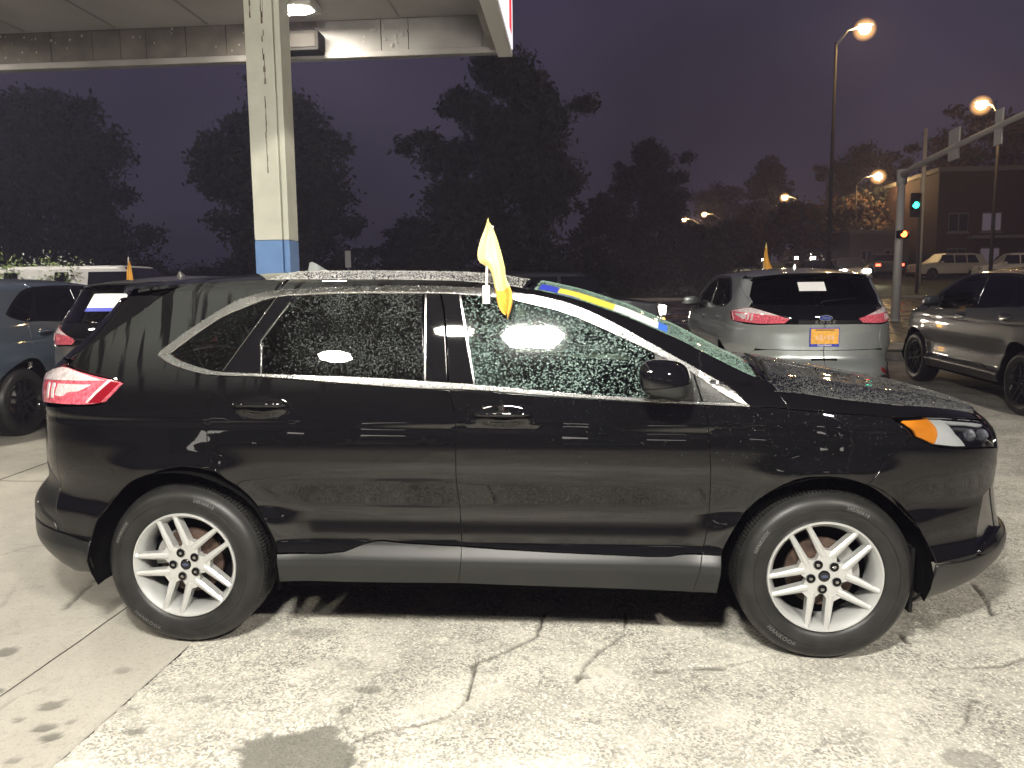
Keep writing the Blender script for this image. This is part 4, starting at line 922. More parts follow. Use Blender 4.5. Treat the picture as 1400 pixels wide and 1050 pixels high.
    b.tube([c - ux * .18, c + ux * .18], .018, 6); b.tube([c, c - uy * .17 * (1 if uy.z > 0 else -1)], .02, 6); b.tube([c, c - nrm * .2], .05, 8)
    b.build('steering_wheel', M_SEAT, g, smooth=True)
    b = MB(); b.box(2.02 - CX0, 2.05 - CX0, -.12, .12, 1.44, 1.51, bev=.01); b.build('rear_view_mirror', M_BLACKPL, g, auto=40)
    inner = [(.20, .88), (.50, .70), (.56, .45), (2.30, .45), (2.33, 1.12), (2.07, 1.14), (1.655, 1.165), (1.35, 1.19), (.72, 1.22), (.2, 1.24)]
    panel('door_lining', inner, M_SEAT, g, off=-.055, h=.10, depth=.02)
    hl_rows = [[(q[0], YC + (q[1] - YC) * .97, q[2] - .05) for q in top_row(x, n=13)] for x in np.linspace(-.3, 1.55, 12)]
    grid_mesh('headliner', hl_rows, M_LINER, g)
    b = MB(); b.box(.2 - CX0, 2.4 - CX0, -.80, .80, .44, .47); b.build('cabin_floor', M_VOID, g)
    # seat belt
    b = MB(); b.tube([(1.27 - CX0, -.66, 1.45), (1.40 - CX0, -.62, 1.20), (1.45 - CX0, -.60, .80)], .014, 4); b.build('seat_belt', M_SEAT, g)
    # handles
    for side in (1, -1):
        for (du, dz), door in zip(((.406, 1.110), (1.472, 1.072)), (dr, df)):
            pts = []; rs = []
            for i in range(13):
                t = -1 + 2 * i / 12; u_ = du + t * .122; p, n = skin(np.array(u_), np.array(dz + .004), .004 + .020 * (1 - abs(t) ** 3) + .004)
                pts.append(Vector((p[0] - CX0, (p[1] - YC) * side, p[2]))); rs.append(.0135 * (1 - .45 * abs(t) ** 4))
            b = MB(); b.tube(pts, rs, 10); b.build('door_handle', M_GLOSSBLK if hero else paint, door[0 if side > 0 else 1], smooth=True)
    # door mirrors
    for side in (-1, 1):
        bm = bmesh.new(); bmesh.ops.create_cube(bm, size=1); bmesh.ops.subdivide_edges(bm, edges=bm.edges[:], cuts=6, use_grid_fill=True)
        b = MB()
        def shape(v, lower):
            n = v.normalized(); q = Vector((v.x * 2, v.y * 2, v.z * 2)); k = (abs(q.x) ** 3.2 + abs(q.y) ** 3.2 + abs(q.z) ** 3.2) ** (1 / 3.2); q = q / k
            x = q.x * .100; z = q.z * .078; y = q.y * .115
            x += .012 * (1 - q.z) - .015; x *= 1.0 - .10 * max(0, q.z); z -= .012 * q.x
            y -= .03 * q.z * 0; x -= .035 * q.y
            return Vector((2.150 - CX0 + x, side * (YC + .118 + .0 + y * 1.0), 1.238 + z))
        up = bmesh.new(); 
        for v in bm.verts: v.co = shape(v.co, False)
        zc_ = 1.216
        low_ = bm.copy()
        r1 = bmesh.ops.bisect_plane(bm, geom=bm.verts[:] + bm.edges[:] + bm.faces[:], plane_co=(2.15 - CX0, 0, zc_ + .002), plane_no=(.10, 0, -1), clear_outer=True)
        r2 = bmesh.ops.bisect_plane(low_, geom=low_.verts[:] + low_.edges[:] + low_.faces[:], plane_co=(2.15 - CX0, 0, zc_ - .001), plane_no=(-.10, 0, 1), clear_outer=True)
        for v in low_.verts: v.co = Vector((v.co.x, v.co.y, v.co.z))
        up.free(); b.bm(bm); top = b.build('door_mirror', M_GLOSSBLK if hero else paint, g, auto=60)
        b = MB(); b.bm(low_); b.build('mirror_base', M_PLASTIC, top, auto=60)
        b = MB(); b.tube([(2.16 - CX0, side * (YC + .06), 1.20), (2.20 - CX0, side * (YC - .02), 1.175), (2.22 - CX0, side * (YC - .08), 1.17)], [.035, .030, .03], 8); b.build('mirror_arm', M_PLASTIC, top, smooth=True)
    # antenna
    b = MB(); zr = 1.708
    prof = [(.02, 0), (-.01, .018), (-.05, .045), (-.085, .062), (-.10, .058), (-.112, .0)]
    V = []; F = []
    for i, (dx, dz) in enumerate(prof):
        wd = .030 * (1 - dz / .075); V += [(-.12 + dx + .55 - CX0, 0 - wd * .4, zr + dz), (-.12 + dx + .55 - CX0, wd * .4, zr + dz), (-.12 + dx + .55 - CX0, -.030, zr), (-.12 + dx + .55 - CX0, .030, zr)]
    for i in range(len(prof) - 1):
        a = i * 4; c = a + 4; F += [(a, a + 1, c + 1, c), (a + 1, a + 3, c + 3, c + 1), (a + 2, a, c, c + 2)]
    b.add(V, F); b.build('roof_antenna', M_SILVER if hero else paint, g)
    rots = {0.: 109, 2.83: 119} if hero else {0.: 95, 2.83: 101}
    for x in (0., 2.83):
        for s in (-1, 1):
            w = build_wheel(g, x + (.012 if x > 1 else 0), s, rots[x], alloy or M_ALLOY, lettering=hero and s < 0, dark=alloy is M_BLKALLOY)
            w.location.y = s * (YC - .0) 
    return g
def copy_tree(o, parent=None):
    c = o.copy(); COL.objects.link(c); c.parent = parent
    for ch in o.children: copy_tree(ch, c)
    return c
def tree_children(o):
    r = [o]
    for ch in o.children: r += tree_children(ch)
    return r
def repaint(root, pairs):
    """give a copied thing its own paint without touching the shared meshes"""
    for o in tree_children(root):
        if o.type != 'MESH': continue
        for i, s in enumerate(o.material_slots):
            if s.material and s.material.name in pairs:
                nm = s.material.name; s.link = 'OBJECT'; s.material = pairs[nm]

# ---------------------------------------------------------------- canopy over the left half of the lot
M_SOFFIT = mat('painted_soffit', (.27, .262, .255), .75, noise=(1.2, .16, 6))
M_FASC = mat('stained_fascia_metal', (.19, .18, .17), .6, noise=(2.2, .22, 6))
M_FASCD = mat('dirty_fascia_patch', (.085, .074, .064), .7, noise=(3.5, .35, 6))
M_BEIGE = mat('cream_column_paint', (.58, .58, .49), .6, noise=(3, .14, 6))
M_COLBLUE = mat('blue_column_paint', (.13, .24, .46), .55, noise=(3, .2, 6))
M_RUST = mat('rust_streak', (.10, .055, .035), .8)
M_LAMPBOX = mat('lamp_housing', (.006, .0055, .005), .7, spec=.05)
canopy = empty('canopy', (-4.5, -2.5, 0), label='pale flat roof canopy with stained fascia over the left part of the lot', cat='canopy')
def CN(name, b, m, par=canopy, **k):
    for i, v in enumerate(b.V): b.V[i] = (v[0] + 4.5, v[1] + 2.5, v[2])
    return b.build(name, m, par, **k)
XR_, YF, ZB = 1.02, 4.93, 4.0
b = MB(); b.box(-11, XR_ - .10, -12, YF - .05, 4.37, 4.62); soffit = CN('soffit', b, M_SOFFIT)
for k in range(1, 12):       # seams of the soffit sheets
    b = MB(); x = -11 + k; b.box(x - .012, x + .012, -11.9, YF - .10, 4.362, 4.372); CN('soffit_seam', b, M_FASC, soffit)
b = MB(); b.box(-11, XR_ - .02, -12, -11.9, 4.2, 4.72); CN('fascia_back', b, M_FASC)
b = MB(); b.box(-11.1, -11, -12, YF, 4.0, 4.72); CN('fascia_side', b, M_FASC)
rs = random.Random(5); x = -11.
while x < XR_ - .15:         # inner face of the far fascia: sheets of uneven width and dirt
    wd = rs.uniform(.28, .78); x2 = min(x + wd, XR_ - .1)
    b = MB(); b.box(x + .004, x2 - .004, YF - .012 - rs.uniform(0, .012), YF + .03, ZB + .06, 4.70)
    dirty = (x < -1.8 and rs.random() < .72) or rs.random() < .18
    CN('fascia_panel', b, M_FASCD if dirty else M_FASC)
    x = x2
b = MB(); b.box(-11, XR_, YF - .05, YF + .06, ZB, ZB + .065, bev=.01); CN('fascia_bottom_rail', b, M_FASC)
M_SCUFF = mat('flaked_paint', (.27, .26, .24), .8)
b = MB()
for k in range(70):
    cx = rs.choice([-4.9, -4.2, -3.7, -3.2, -2.6, -1.9, -.2, .0, .1]) + rs.uniform(-.25, .25); cz = rs.uniform(4.10, 4.40); r_ = rs.uniform(.004, .017) ; n_ = rs.randint(4, 7)
    b.add([(cx + r_ * rs.uniform(.5, 1.3) * math.cos(2 * math.pi * i / n_), YF - .0265, cz + r_ * rs.uniform(.6, 1.6) * math.sin(2 * math.pi * i / n_)) for i in range(n_)], [tuple(range(n_))])
o = CN('paint_flakes', b, M_SCUFF); o['kind'] = 'stuff'
# right hand fascia with the red and white sign on its outer face
b = MB(); b.box(XR_ - .10, XR_ - .03, -12, YF, ZB + .02, 4.72, bev=.01); CN('side_fascia', b, M_FASC)
b = MB(); b.box(XR_ - .03, XR_ + .12, -3.0, YF + .06, ZB - .02, 5.05, bev=.01); sign = CN('sign_box', b, M_WHITEP)
b = MB(); b.box(XR_ + .12, XR_ + .128, -2.9, YF - .02, ZB + .03, 5.0); CN('sign_face', b, mat('lit_white_sign_face', (.8, .8, .8), .4, emit=(.9, .9, 1.0), es=.9), sign)
for k in range(4):
    y0 = 4.72 - k * 2.0; b = MB(); m_r = mat('lit_red_sign_letter', (.6, .02, .03), .4, emit=(.8, .02, .05), es=1.0)
    b.box(XR_ + .129, XR_ + .134, y0 - .22, y0, 4.12, 4.98); b.box(XR_ + .129, XR_ + .134, y0 - .8, y0 - .24, 4.80, 4.98); b.box(XR_ + .129, XR_ + .134, y0 - .7, y0 - .24, 4.45, 4.60); CN('sign_stroke', b, m_r, sign)
# ceiling lamps
M_LIT = emis('lit_lamp_lens', (1.0, .93, .80), SIDE_LAMP); M_LITM = emis('lit_flood_lens', (1.0, .96, .88), MAIN_LAMP)
M_FRAME = mat('lamp_frame_grey', (.35, .34, .32), .5)
def ceiling_lamp(x, y, lab, lens=M_LIT, sx=.21, sy=.13, z=4.36, **k):
    l = empty('ceiling_lamp', (x, y, z), label=lab, cat='lamp', group='lamps under the canopy roof', **k)
    b = MB(); b.box(-sx - .04, sx + .04, -sy - .04, sy + .04, -.07, 0, bev=.015); b.build('lamp_housing', M_FRAME, l)
    b = MB(); n_ = 8; V = []
    for zz, s in ((-.0705, 1.0), (-.0715, .98)):
        for i in range(8):
            t = 2 * math.pi * (i + .5) / 8; V.append((max(-1, min(1, 1.25 * math.cos(t))) * sx * s, max(-1, min(1, 1.25 * math.sin(t))) * sy * s, zz))
    b.add(V, [(i, (i + 1) % 8, 8 + (i + 1) % 8, 8 + i) for i in range(8)] + [tuple(range(8, 16))]); sharp_ = b.build('lamp_lens', lens, l)
    return l
ceiling_lamp(-.93, 4.32, 'lit white lamp under the canopy roof beside the column')
ceiling_lamp(-1.13, -4.95, 'lit lamp under the canopy roof behind the viewer, seen in the rear door glass')
ceiling_lamp(-5.2, 3.62, 'lit lamp under the canopy roof, far left beyond the frame')
ceiling_lamp(-5.2, -3.7, 'lit lamp under the canopy roof, behind the viewer on the left')
ceiling_lamp(.42, -4.35, 'lit lamp under the canopy roof behind the viewer, seen in the black door pillar')
ml = empty('floodlight', (1.36, -3.62, 3.76), rx=R(-46), label='bright floodlight on a bracket at the canopy edge, behind the viewer', cat='lamp')
b = MB(); b.box(-.36, .36, -.08, .06, -.27, .27, bev=.02); b.build('lamp_housing', M_FRAME, ml)
mesh('lamp_lens', [(-.31, .062, 0), (-.20, .062, -.12), (.20, .062, -.12), (.31, .062, 0), (.20, .062, .12), (-.20, .062, .12)], [(5, 4, 3, 2, 1, 0)], mats=M_LITM, parent=ml)
b = MB(); b.tube([(-.05, -.06, .0), (-.22, -.25, .20), (-.30, -.32, .30)], .02, 8); b.build('bracket', M_FRAME, ml, smooth=True)
fl = empty('flood_pole', (8.2, -8.6, 0), label='tall floodlight pole behind the viewer on the right', cat='lamp')  # unseen pole, added to brighten the silver suv
b = MB(); b.tube([(0, 0, 0), (0, 0, 7.6)], [.11, .07], 10); b.build('pole', M_FRAME, fl, smooth=True)
b = MB(); b.box(-.5, .5, -.12, .02, 7.5, 7.95, bev=.02); b.build('lamp_housing', M_FRAME, fl)
mesh('lamp_lens', [(.42, .03, 7.55), (-.42, .03, 7.55), (-.42, .10, 7.90), (.42, .10, 7.90)], [(0, 1, 2, 3)], mats=emis('lit_lot_flood', (1.0, .93, .82), ADDED_FLOOD), parent=fl)  # lens of the added flood
# dark box by the lamp
vb = empty('junction_box', (-1.0, 4.74, 4.03), label='dark metal box fixed to the fascia below the lamp', cat='box')
b = MB(); b.box(-.21, .21, -.06, .17, 0, .19, bev=.012); b.build('box_body', M_LAMPBOX, vb)
b = MB(); b.box(-.18, .18, -.068, -.061, .03, .16, bev=.003); b.build('box_cover', mat('box_cover_grey', (.010, .009, .008), .7, spec=.05), vb)
# column
col = empty('canopy_column', (-.90, 3.62, gzf(3.6)), label='cream steel column with a blue painted foot behind the black suv', cat='column')
def ibeam(z0, z1, m, nm):
    b = MB(); b.box(-.155, .095, -.12, .12, z0, z1, bev=.008); b.box(.096, .112, -.085, .12, z0, z1); b.box(.112, .158, -.118, .12, z0, z1, bev=.006); return b.build(nm, m, col)
ibeam(0, 2.02, M_COLBLUE, 'blue_foot'); ibeam(2.022, 4.33, M_BEIGE, 'cream_shaft')
b = MB(); b.box(-.24, .24, -.2, .2, 0, .03, bev=.005); b.build('base_plate', M_COLBLUE, col)
for bx in (-.2, .2):
    for by in (-.16, .16):
        b = MB(); b.lathe_y([(0, 0), (.016, 0), (.016, .03)], 6); o = b.build('anchor_bolt', M_RUST, col); o.location = (bx, by, .06); o.rotation_euler = (R(90), 0, 0)
b = MB()
for (x0, z0, z1, wd) in ((.0, 2.9, 4.3, .006), (.012, 3.35, 4.2, .004), (-.10, 3.9, 4.3, .006), (-.005, 2.6, 2.95, .004)):
    n_ = int((z1 - z0) / .05)
    for i in range(n_):
        if rs.random() < .25: continue
        z = z0 + i * .05; x = x0 + rs.uniform(-.004, .004); w_ = wd * rs.uniform(.4, 1.3)
        b.add([(x - w_, -.1212, z), (x + w_, -.1212, z), (x + w_ * .8, -.1212, z + .05), (x - w_ * .8, -.1212, z + .05)], [(0, 1, 2, 3)])
o = b.build('rust_streaks', M_RUST, col); o['kind'] = 'stuff'

# ---------------------------------------------------------------- the black suv and its neighbours
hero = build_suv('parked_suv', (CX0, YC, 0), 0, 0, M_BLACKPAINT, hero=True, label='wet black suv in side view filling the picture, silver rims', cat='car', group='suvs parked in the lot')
tpl = build_suv('parked_suv', (4.54, 8.05, gzf(8.05)), R(90), R(0), M_SILVER, hero=False, label='silver grey suv seen from behind with an orange dealer plate', cat='car', group='suvs parked in the lot')
def tilt(o, y): o.rotation_euler = (0, 0, R(90)); o.location.z = gzf(y); o.rotation_mode = 'XYZ'; o.rotation_euler = Matrix.Rotation(R(1.45), 4, 'X').to_3x3().to_4x4().__matmul__(Matrix.Rotation(R(90), 4, 'Z')).to_euler()
tilt(tpl, 8.05)
def neighbour(x, y, paint, label, blackrims=True, chrome=False):
    c = copy_tree(tpl); c.location = (x, y, gzf(y)); tilt(c, y); c['label'] = label
    pr = {M_SILVER.name: paint}
    if blackrims: pr[M_ALLOY.name] = M_BLKALLOY; pr[M_CHROMEB.name] = M_GLOSSBLK
    if not chrome: pr[M_CHROME.name] = M_GLOSSBLK
    repaint(c, pr); return c
grey = neighbour(-2.43, 5.90, M_GREY2, 'warm grey suv seen from behind, second from the left, white paper in its rear window', False, True)
blue = neighbour(-5.16, 6.15, M_BLUE, 'blue grey suv with black wheels cut off by the left edge')
dark = neighbour(7.78, 7.45, M_DARKGREY, 'dark grey suv with black wheels cut off by the right edge')
# papers in the rear windows
def paper(name, root, y, z, w, h, mats_, lab):
    """flat sheet behind / on the rear glass of a copied car, in that car's frame"""
    sz = skin(np.array(UB + 1e-4), np.array(z), .006)[0]; sz2 = skin(np.array(UB + 1e-4), np.array(z + h), .006)[0]
    x0, x1 = float(sz[0]) - CX0 + .055 * abs(y) ** 2 - .004, float(sz2[0]) - CX0 + .055 * abs(y) ** 2 - .004
    V = [(x0, y + w / 2, z), (x0, y - w / 2, z), (x1, y - w / 2, z + h), (x1, y + w / 2, z + h)]
    o = mesh(name, V + [(v[0] + .002, v[1], v[2]) for v in V], [(0, 1, 2, 3), (7, 6, 5, 4), (0, 4, 5, 1), (1, 5, 6, 2), (2, 6, 7, 3), (3, 7, 4, 0)], mats=mats_); return o, V
def on_car(o, root, lab, cat, **k):
    o.matrix_world = root.matrix_basis.copy() if False else Matrix.LocRotScale(root.location, root.rotation_euler, (1, 1, 1)); tag(o, lab, cat, **k)
o, _ = paper('price_paper', tpl, .06, 1.455, .30, .10, M_PAPER, ''); on_car(o, tpl, 'white sheet of paper at the top of the silver suv rear window', 'paper')
o, V_ = paper('price_paper', grey, .22, 1.40, .34, .16, M_PAPER, ''); on_car(o, grey, 'white paper with a blue lower band on the grey suv rear window', 'paper')
s2, _ = paper('blue_band', grey, .22, 1.40, .34, .045, M_PBLUE, ''); s2.parent = o
for v in s2.data.vertices: v.co.x -= .003
def paper_line(par, y, z, w, h):
    q, _ = paper('print_line', grey, y, z, w, h, M_PRINT, ''); q.parent = par
    for v in q.data.vertices: v.co.x -= .003
paper_line(o, .28, 1.505, .08, .012); paper_line(o, .18, 1.505, .05, .006)

# ---------------------------------------------------------------- flags clipped to the windows
M_ORANGE = mat('orange_flag_cloth', (.80, .40, .06), .7)
def flag(loc, lab, m=M_YELLOW, s=1.0, yaw=0.0, lean=.06, outline=None, hs=1.0):
    f = empty('window_flag', loc, yaw, label=lab, cat='flag', group='yellow flags clipped to car windows')
    b = MB(); b.tube([(0, 0, .0), (.004, 0, .12), (lean * .5, 0, .46 * hs)], .006 * s ** .5, 8); b.build('flag_pole', M_WHITEPL, f, smooth=True)
    b = MB(); b.box(-.016, .016, -.006, .006, -.03, .05, bev=.003); b.box(-.016, .016, -.002, .022, .035, .047, bev=.003); b.build('window_clip', M_WHITEPL, f)
    # wet cloth hanging in folds: rows from the tip of the pole down
    rows = outline or [(.50, .012, .020), (.46, .008, .036), (.40, -.008, .052), (.34, -.030, .070), (.28, -.040, .088), (.235, -.030, .098), (.20, .010, .100), (.15, .022, .098), (.10, .030, .104), (.05, .038, .118), (.01, .044, .132), (-.03, .052, .130), (-.065, .070, .110), (-.085, .088, .096)]
    n_ = 17; V = []; F = []
    for i, (z, x0, x1) in enumerate(rows):
        z = z * hs if z > 0 else z
        for k in range(n_):
            t = k / (n_ - 1); x = x0 + (x1 - x0) * t * .86
            V.append((x, -.012 + .018 * math.sin(t * 8.5 + i * .35) * (.4 + .06 * i) - .02 * t, z + .012 * math.sin(t * 5 + i)))
    for i in range(len(rows) - 1):
        for k in range(n_ - 1): a = i * n_ + k; F.append((a, a + n_, a + n_ + 1, a + 1))
    nr_ = len(rows) - 1; o = mesh('flag_cloth', V, F, smooth=True, mats=[m, M_ORANGE], parent=f, mi=[1 if q // (n_ - 1) >= nr_ - 4 else 0 for q in range(nr_ * (n_ - 1))]); md = o.modifiers.new('t', 'SOLIDIFY'); md.thickness = .0018
    md = o.modifiers.new('s', 'SUBSURF'); md.levels = 1; md.render_levels = 1
    return f
flag((1.395, .095, 1.575), 'wet yellow flag clipped to the front door window of the black suv', hs=.66)
flag((-4.28, 6.9, 1.66), 'small orange flag on the blue grey suv at the left', m=mat('orange_cloth', (.75, .38, .07), .7), yaw=R(15), outline=[(.42, .04, .05), (.34, .02, .07), (.25, -.005, .085), (.15, -.01, .095), (.05, -.02, .10), (-.03, -.01, .09), (-.06, .03, .06)])
flag((5.15, 11.2, gzf(11) + 1.68), 'pale yellow flag standing up behind the silver suv roof', yaw=R(-10), outline=[(.50, .03, .04), (.40, .015, .055), (.28, .0, .075), (.15, -.01, .10), (.04, -.01, .17), (-.03, .02, .18)])

# ---------------------------------------------------------------- stickers along the windscreen edge, sheet on the far glass
ws_rows = {}
def ws_pt(x, t, off=.003):
    r_ = top_row(x, n=101); k = t * 100; i = int(k); a, c = Vector(r_[i]), Vector(r_[min(100, i + 1)]); p = a.lerp(c, k - i)
    return (p.x - CX0, p.y - YC, p.z + off)
for (x0, x1, t0, t1, m_, nm) in ((1.62, 1.70, .014, .15, M_PBLUE, 'blue_sticker'), (1.70, 1.94, .014, .15, M_STY, 'yellow_sticker'), (1.94, 2.13, .014, .15, M_PAPER, 'white_sticker'), (2.13, 2.17, .014, .15, mat('blue_sticker_print', (.03, .16, .75), .5), 'blue_sticker_band'), (1.70, 1.80, .008, .022, M_PBLUE, 'blue_sticker')):
    V = []; F = []; nn, kk = 7, 5
    for i in range(nn):
        for k in range(kk): V.append(ws_pt(x0 + (x1 - x0) * i / (nn - 1), t0 + (t1 - t0) * k / (kk - 1)))
    for i in range(nn - 1):
        for k in range(kk - 1): a = i * kk + k; F.append((a, a + kk, a + kk + 1, a + 1))
    o = mesh(nm, V, F, smooth=True, mats=m_, parent=hero)
b = MB(); rr_ = random.Random(11)
for k in range(7):
    x_ = 1.80 + k * .016; z_ = 1.40 - k * .002; b.tube([(x_ - CX0, .80, z_), (x_ + rr_.uniform(-.008, .014) - CX0, .80, z_ + rr_.uniform(.012, .026))], .0028, 4)
b.build('red_window_paint', mat('red_window_paint', (.6, .05, .05), .6), hero)
# wipers
b = MB()
p0, p1 = Vector(ws_pt(2.585, .30, .02)), Vector(ws_pt(2.46, .055, .022)); 
b.tube([ws_pt(2.60, .10, .015), ws_pt(2.57, .17, .045), ws_pt(2.585, .40, .03)], [.012, .008, .006], 6); b.tube([ws_pt(2.62, .05, .0), ws_pt(2.60, .08, .035), ws_pt(2.60, .17, .045)], .007, 6)
b.build('wiper', M_BLACKPL, hero, smooth=True)

# ---------------------------------------------------------------- rain on the black suv
MATS.pop('rain_water', None); M_DROP = mat('rain_water_drops', (.115, .165, .150), .12, spec=.7); M_DROPD = mat('rain_water_on_dark_glass', (.045, .052, .050), .12, spec=.6); M_DROPK = mat('rain_water_on_black', (.13, .135, .13), .10, spec=.8); M_DROPH = mat('rain_water_on_bonnet', (.085, .088, .085), .10, spec=.8); M_DROPR = mat('rain_water_on_roof', (.45, .45, .43), .10, spec=.8)  # roof drops paler: the lit sheen of the wet roof is painted in
D = drops_on_poly
D('raindrops', PO['glass_f'], 6500, hero, M_DROP, .0009, .0044, off=-.003, dens=lambda X, Y: .35 + .65 * vnoise(X * 9, Y * 9, 3))
D('raindrops', PO['glass_r'], 8000, hero, M_DROPD, .0007, .0028, off=-.003, dens=lambda X, Y: np.clip((X - .40) / .35, .12, 1) * (.15 + .85 * vnoise(X * 11, Y * 11, 8)) * np.clip((Y - 1.20) / .12, .3, 1))
D('raindrops', PO['glass_q'], 900, hero, M_DROPD, .0007, .0018, off=-.003)
D('raindrops', CHTOP, 12000, hero, M_DROPK, .0010, .0026, off=.007)
D('raindrops', CHLOW, 8000, hero, M_DROPK, .0010, .0024, off=.007)
D('raindrops', PO['sail_f'], 500, hero, M_DROPK, .0008, .0018, off=.002); D('raindrops', PO['sail'], 350, hero, M_DROPK, .0008, .0018, off=.002)
D('raindrops', DOOR_F, 350, hero, M_DROPD, .0008, .0020, off=.001, dens=lambda X, Y: np.clip((Y - .8) / .3, .15, 1)); D('raindrops', FENDER, 350, hero, M_DROPD, .0008, .0022, off=.001, dens=lambda X, Y: np.clip((Y - .8) / .2, .1, 1))
def drops_on_rows(rows, count, rmin, rmax, smax=.5, off=0.0, par=hero, m=M_DROPK):
    A = np.array(rows, float); A[..., 0] -= CX0; A[..., 1] -= YC; nr, nc = A.shape[:2]
    s = np.random.rand(count) * (nr - 1.001); t = np.random.rand(count) ** 1.6 * (nc - 1.001) * smax; i = s.astype(int); j = t.astype(int); a = (s - i)[:, None]; c = (t - j)[:, None]
    p = (A[i, j] * (1 - a) + A[i + 1, j] * a) * (1 - c) + (A[i, j + 1] * (1 - a) + A[i + 1, j + 1] * a) * c
    n = np.cross(A[i + 1, j] - A[i, j], A[i, j + 1] - A[i, j]); n /= np.linalg.norm(n, axis=1, keepdims=True) + 1e-9; n *= np.sign(n[:, 2:3])
    r_ = rmin + (rmax - rmin) * np.random.rand(count) ** 2
    return drops('raindrops', p + n * off, n, r_, par, m=m)
hood_rows = []
for u in np.linspace(2.62, 3.82, 30):
    z = float(np.interp(u, [2.6, 2.7, 2.9, 3.1, 3.3, 3.5, 3.65, 3.8, 3.85], [1.168, 1.160, 1.142, 1.122, 1.098, 1.075, 1.05, 1.02, 1.0]))
    p = P(np.array(u), np.array(z)); t = np.linspace(0, 1, 31); s = 2 * t - 1; hh = np.interp(u, [2.6, 3.0, 3.5, 3.83], [.085, .080, .055, .015])
    cr_ = hh * (1 - np.abs(s) ** 2.6) + .007 * np.exp(-((np.abs(s) - .72) / .06) ** 2); bulge = np.interp(u, [2.6, 3.5, 3.83], [0, .05, .11]) * (1 - s ** 2)
    hood_rows.append([(p[0] + bulge[k], p[1] + (2 * YC - 2 * p[1]) * t[k], z + cr_[k]) for k in range(31)])
drops_on_rows(hood_rows, 20000, .0010, .0034, smax=.8, m=M_DROPH)
drops_on_rows([top_row(x) for x in np.linspace(.35, 1.55, 30)], 9000, .0010, .0030, smax=.35, m=M_DROPR)
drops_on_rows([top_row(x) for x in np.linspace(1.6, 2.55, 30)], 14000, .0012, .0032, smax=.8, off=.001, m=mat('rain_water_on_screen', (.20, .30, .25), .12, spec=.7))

# ---------------------------------------------------------------- trees and shrubs
M_LEAF = [mat('dark_leaves', (.030, .034, .030), .8), mat('mid_leaves', (.040, .044, .038), .8), mat('rusty_leaves', (.11, .06, .035), .8)]  # third, reddish tone carries the warm light of the street lamps
M_BARK = mat('dark_bark', (.06, .05, .04), .9, noise=(6, .3, 5))
def leaf_cloud(name, lobes, n, size, mats_, parent, rs_):
    """lobes: (x, y, z, rx, ry, rz); leaf-sized faces spread through and near the skin of each lobe"""
    vol = np.array([l[3] * l[4] * l[5] for l in lobes]) ** .75; pr = vol / vol.sum(); idx = rs_.choice(len(lobes), n, p=pr); L = np.array(lobes)[idx]
    d = rs_.normal(size=(n, 3)); d /= np.linalg.norm(d, axis=1, keepdims=True); r = rs_.rand(n, 1) ** .5 * (1 + .22 * rs_.normal(size=(n, 1)).clip(-1.2, 2.5))
    p = L[:, :3] + d * r * L[:, 3:]
    a = rs_.normal(size=(n, 3)); a /= np.linalg.norm(a, axis=1, keepdims=True); c = np.cross(a, rs_.normal(size=(n, 3))); c /= np.linalg.norm(c, axis=1, keepdims=True) + 1e-9
    s = size * (.5 + rs_.rand(n, 1)); V = np.stack([p - a * s, p + c * s * .45, p + a * s, p - c * s * .45], 1).reshape(-1, 3); F = np.arange(n * 4).reshape(n, 4)
    me = bpy.data.meshes.new(name); me.vertices.add(n * 4); me.vertices.foreach_set('co', V.reshape(-1).astype(np.float32)); me.loops.add(n * 4); me.loops.foreach_set('vertex_index', F.reshape(-1).astype(np.int32))
    me.polygons.add(n); me.polygons.foreach_set('loop_start', (np.arange(n) * 4).astype(np.int32)); me.polygons.foreach_set('loop_total', np.full(n, 4, np.int32)); me.update()
    o = link(name, me, parent, mats=mats_); me.polygons.foreach_set('material_index', rs_.randint(0, len(mats_), n).astype(np.int32)); o['kind'] = 'stuff'; return o
def tree(x, y, h, w, lab, seed, n=9000, leaf=.16, crown_low=.25, mats_=None, cat='tree', name='broadleaf_tree', group='trees across the road', flat=1.0):
    rs_ = np.random.RandomState(seed); z0 = gzf(y) ; t = empty(name, (x, y, z0), label=lab, cat=cat, group=group)
    b = MB(); r0 = .035 * h ** .9 * .5 + .05; pts = [(0, 0, 0)]
    for k in range(1, 6): pts.append((rs_.normal() * .02 * h, rs_.normal() * .02 * h, h * .75 * k / 5))
    b.tube(pts, [r0 * (1 - .16 * k) for k in range(6)], 8)
    lobes = []
    nb = 17
    for k in range(nb):
        zz = h * (crown_low + (.90 - crown_low) * (k + .5) / nb); ang = k * 2.4 + rs_.rand(); rad = w * .5 * math.sin(min(1, (1.02 - (zz / h - crown_low) / (1.02 - crown_low)) * 1.35 + .18) * math.pi / 2) * rs_.uniform(.55, .95)
        ex, ey = math.cos(ang) * rad * .66, math.sin(ang) * rad * .66
        k0 = max(0, int(zz / h * 5 / .75) - 1); base = Vector(pts[min(5, k0)])
        b.tube([base, base.lerp(Vector((ex, ey, zz)), .5) + Vector((0, 0, .03 * h)), (ex, ey, zz)], [r0 * .4, r0 * .25, r0 * .08], 5)
        s = w * rs_.uniform(.12, .22); lobes.append((ex, ey, zz, s, s, s * rs_.uniform(.5, .8) * flat))
        for q in range(3): lobes.append((ex + rs_.normal() * s * .8, ey + rs_.normal() * s * .8, zz + rs_.normal() * s * .5, s * .45, s * .45, s * .32))
    lobes.append((0, 0, h * .92, w * .16, w * .16, h * .09))
    b.build('trunk', M_BARK, t, smooth=True)
    leaf_cloud('crown', lobes, n, leaf, mats_ or M_LEAF[:2], t, rs_)
    return t
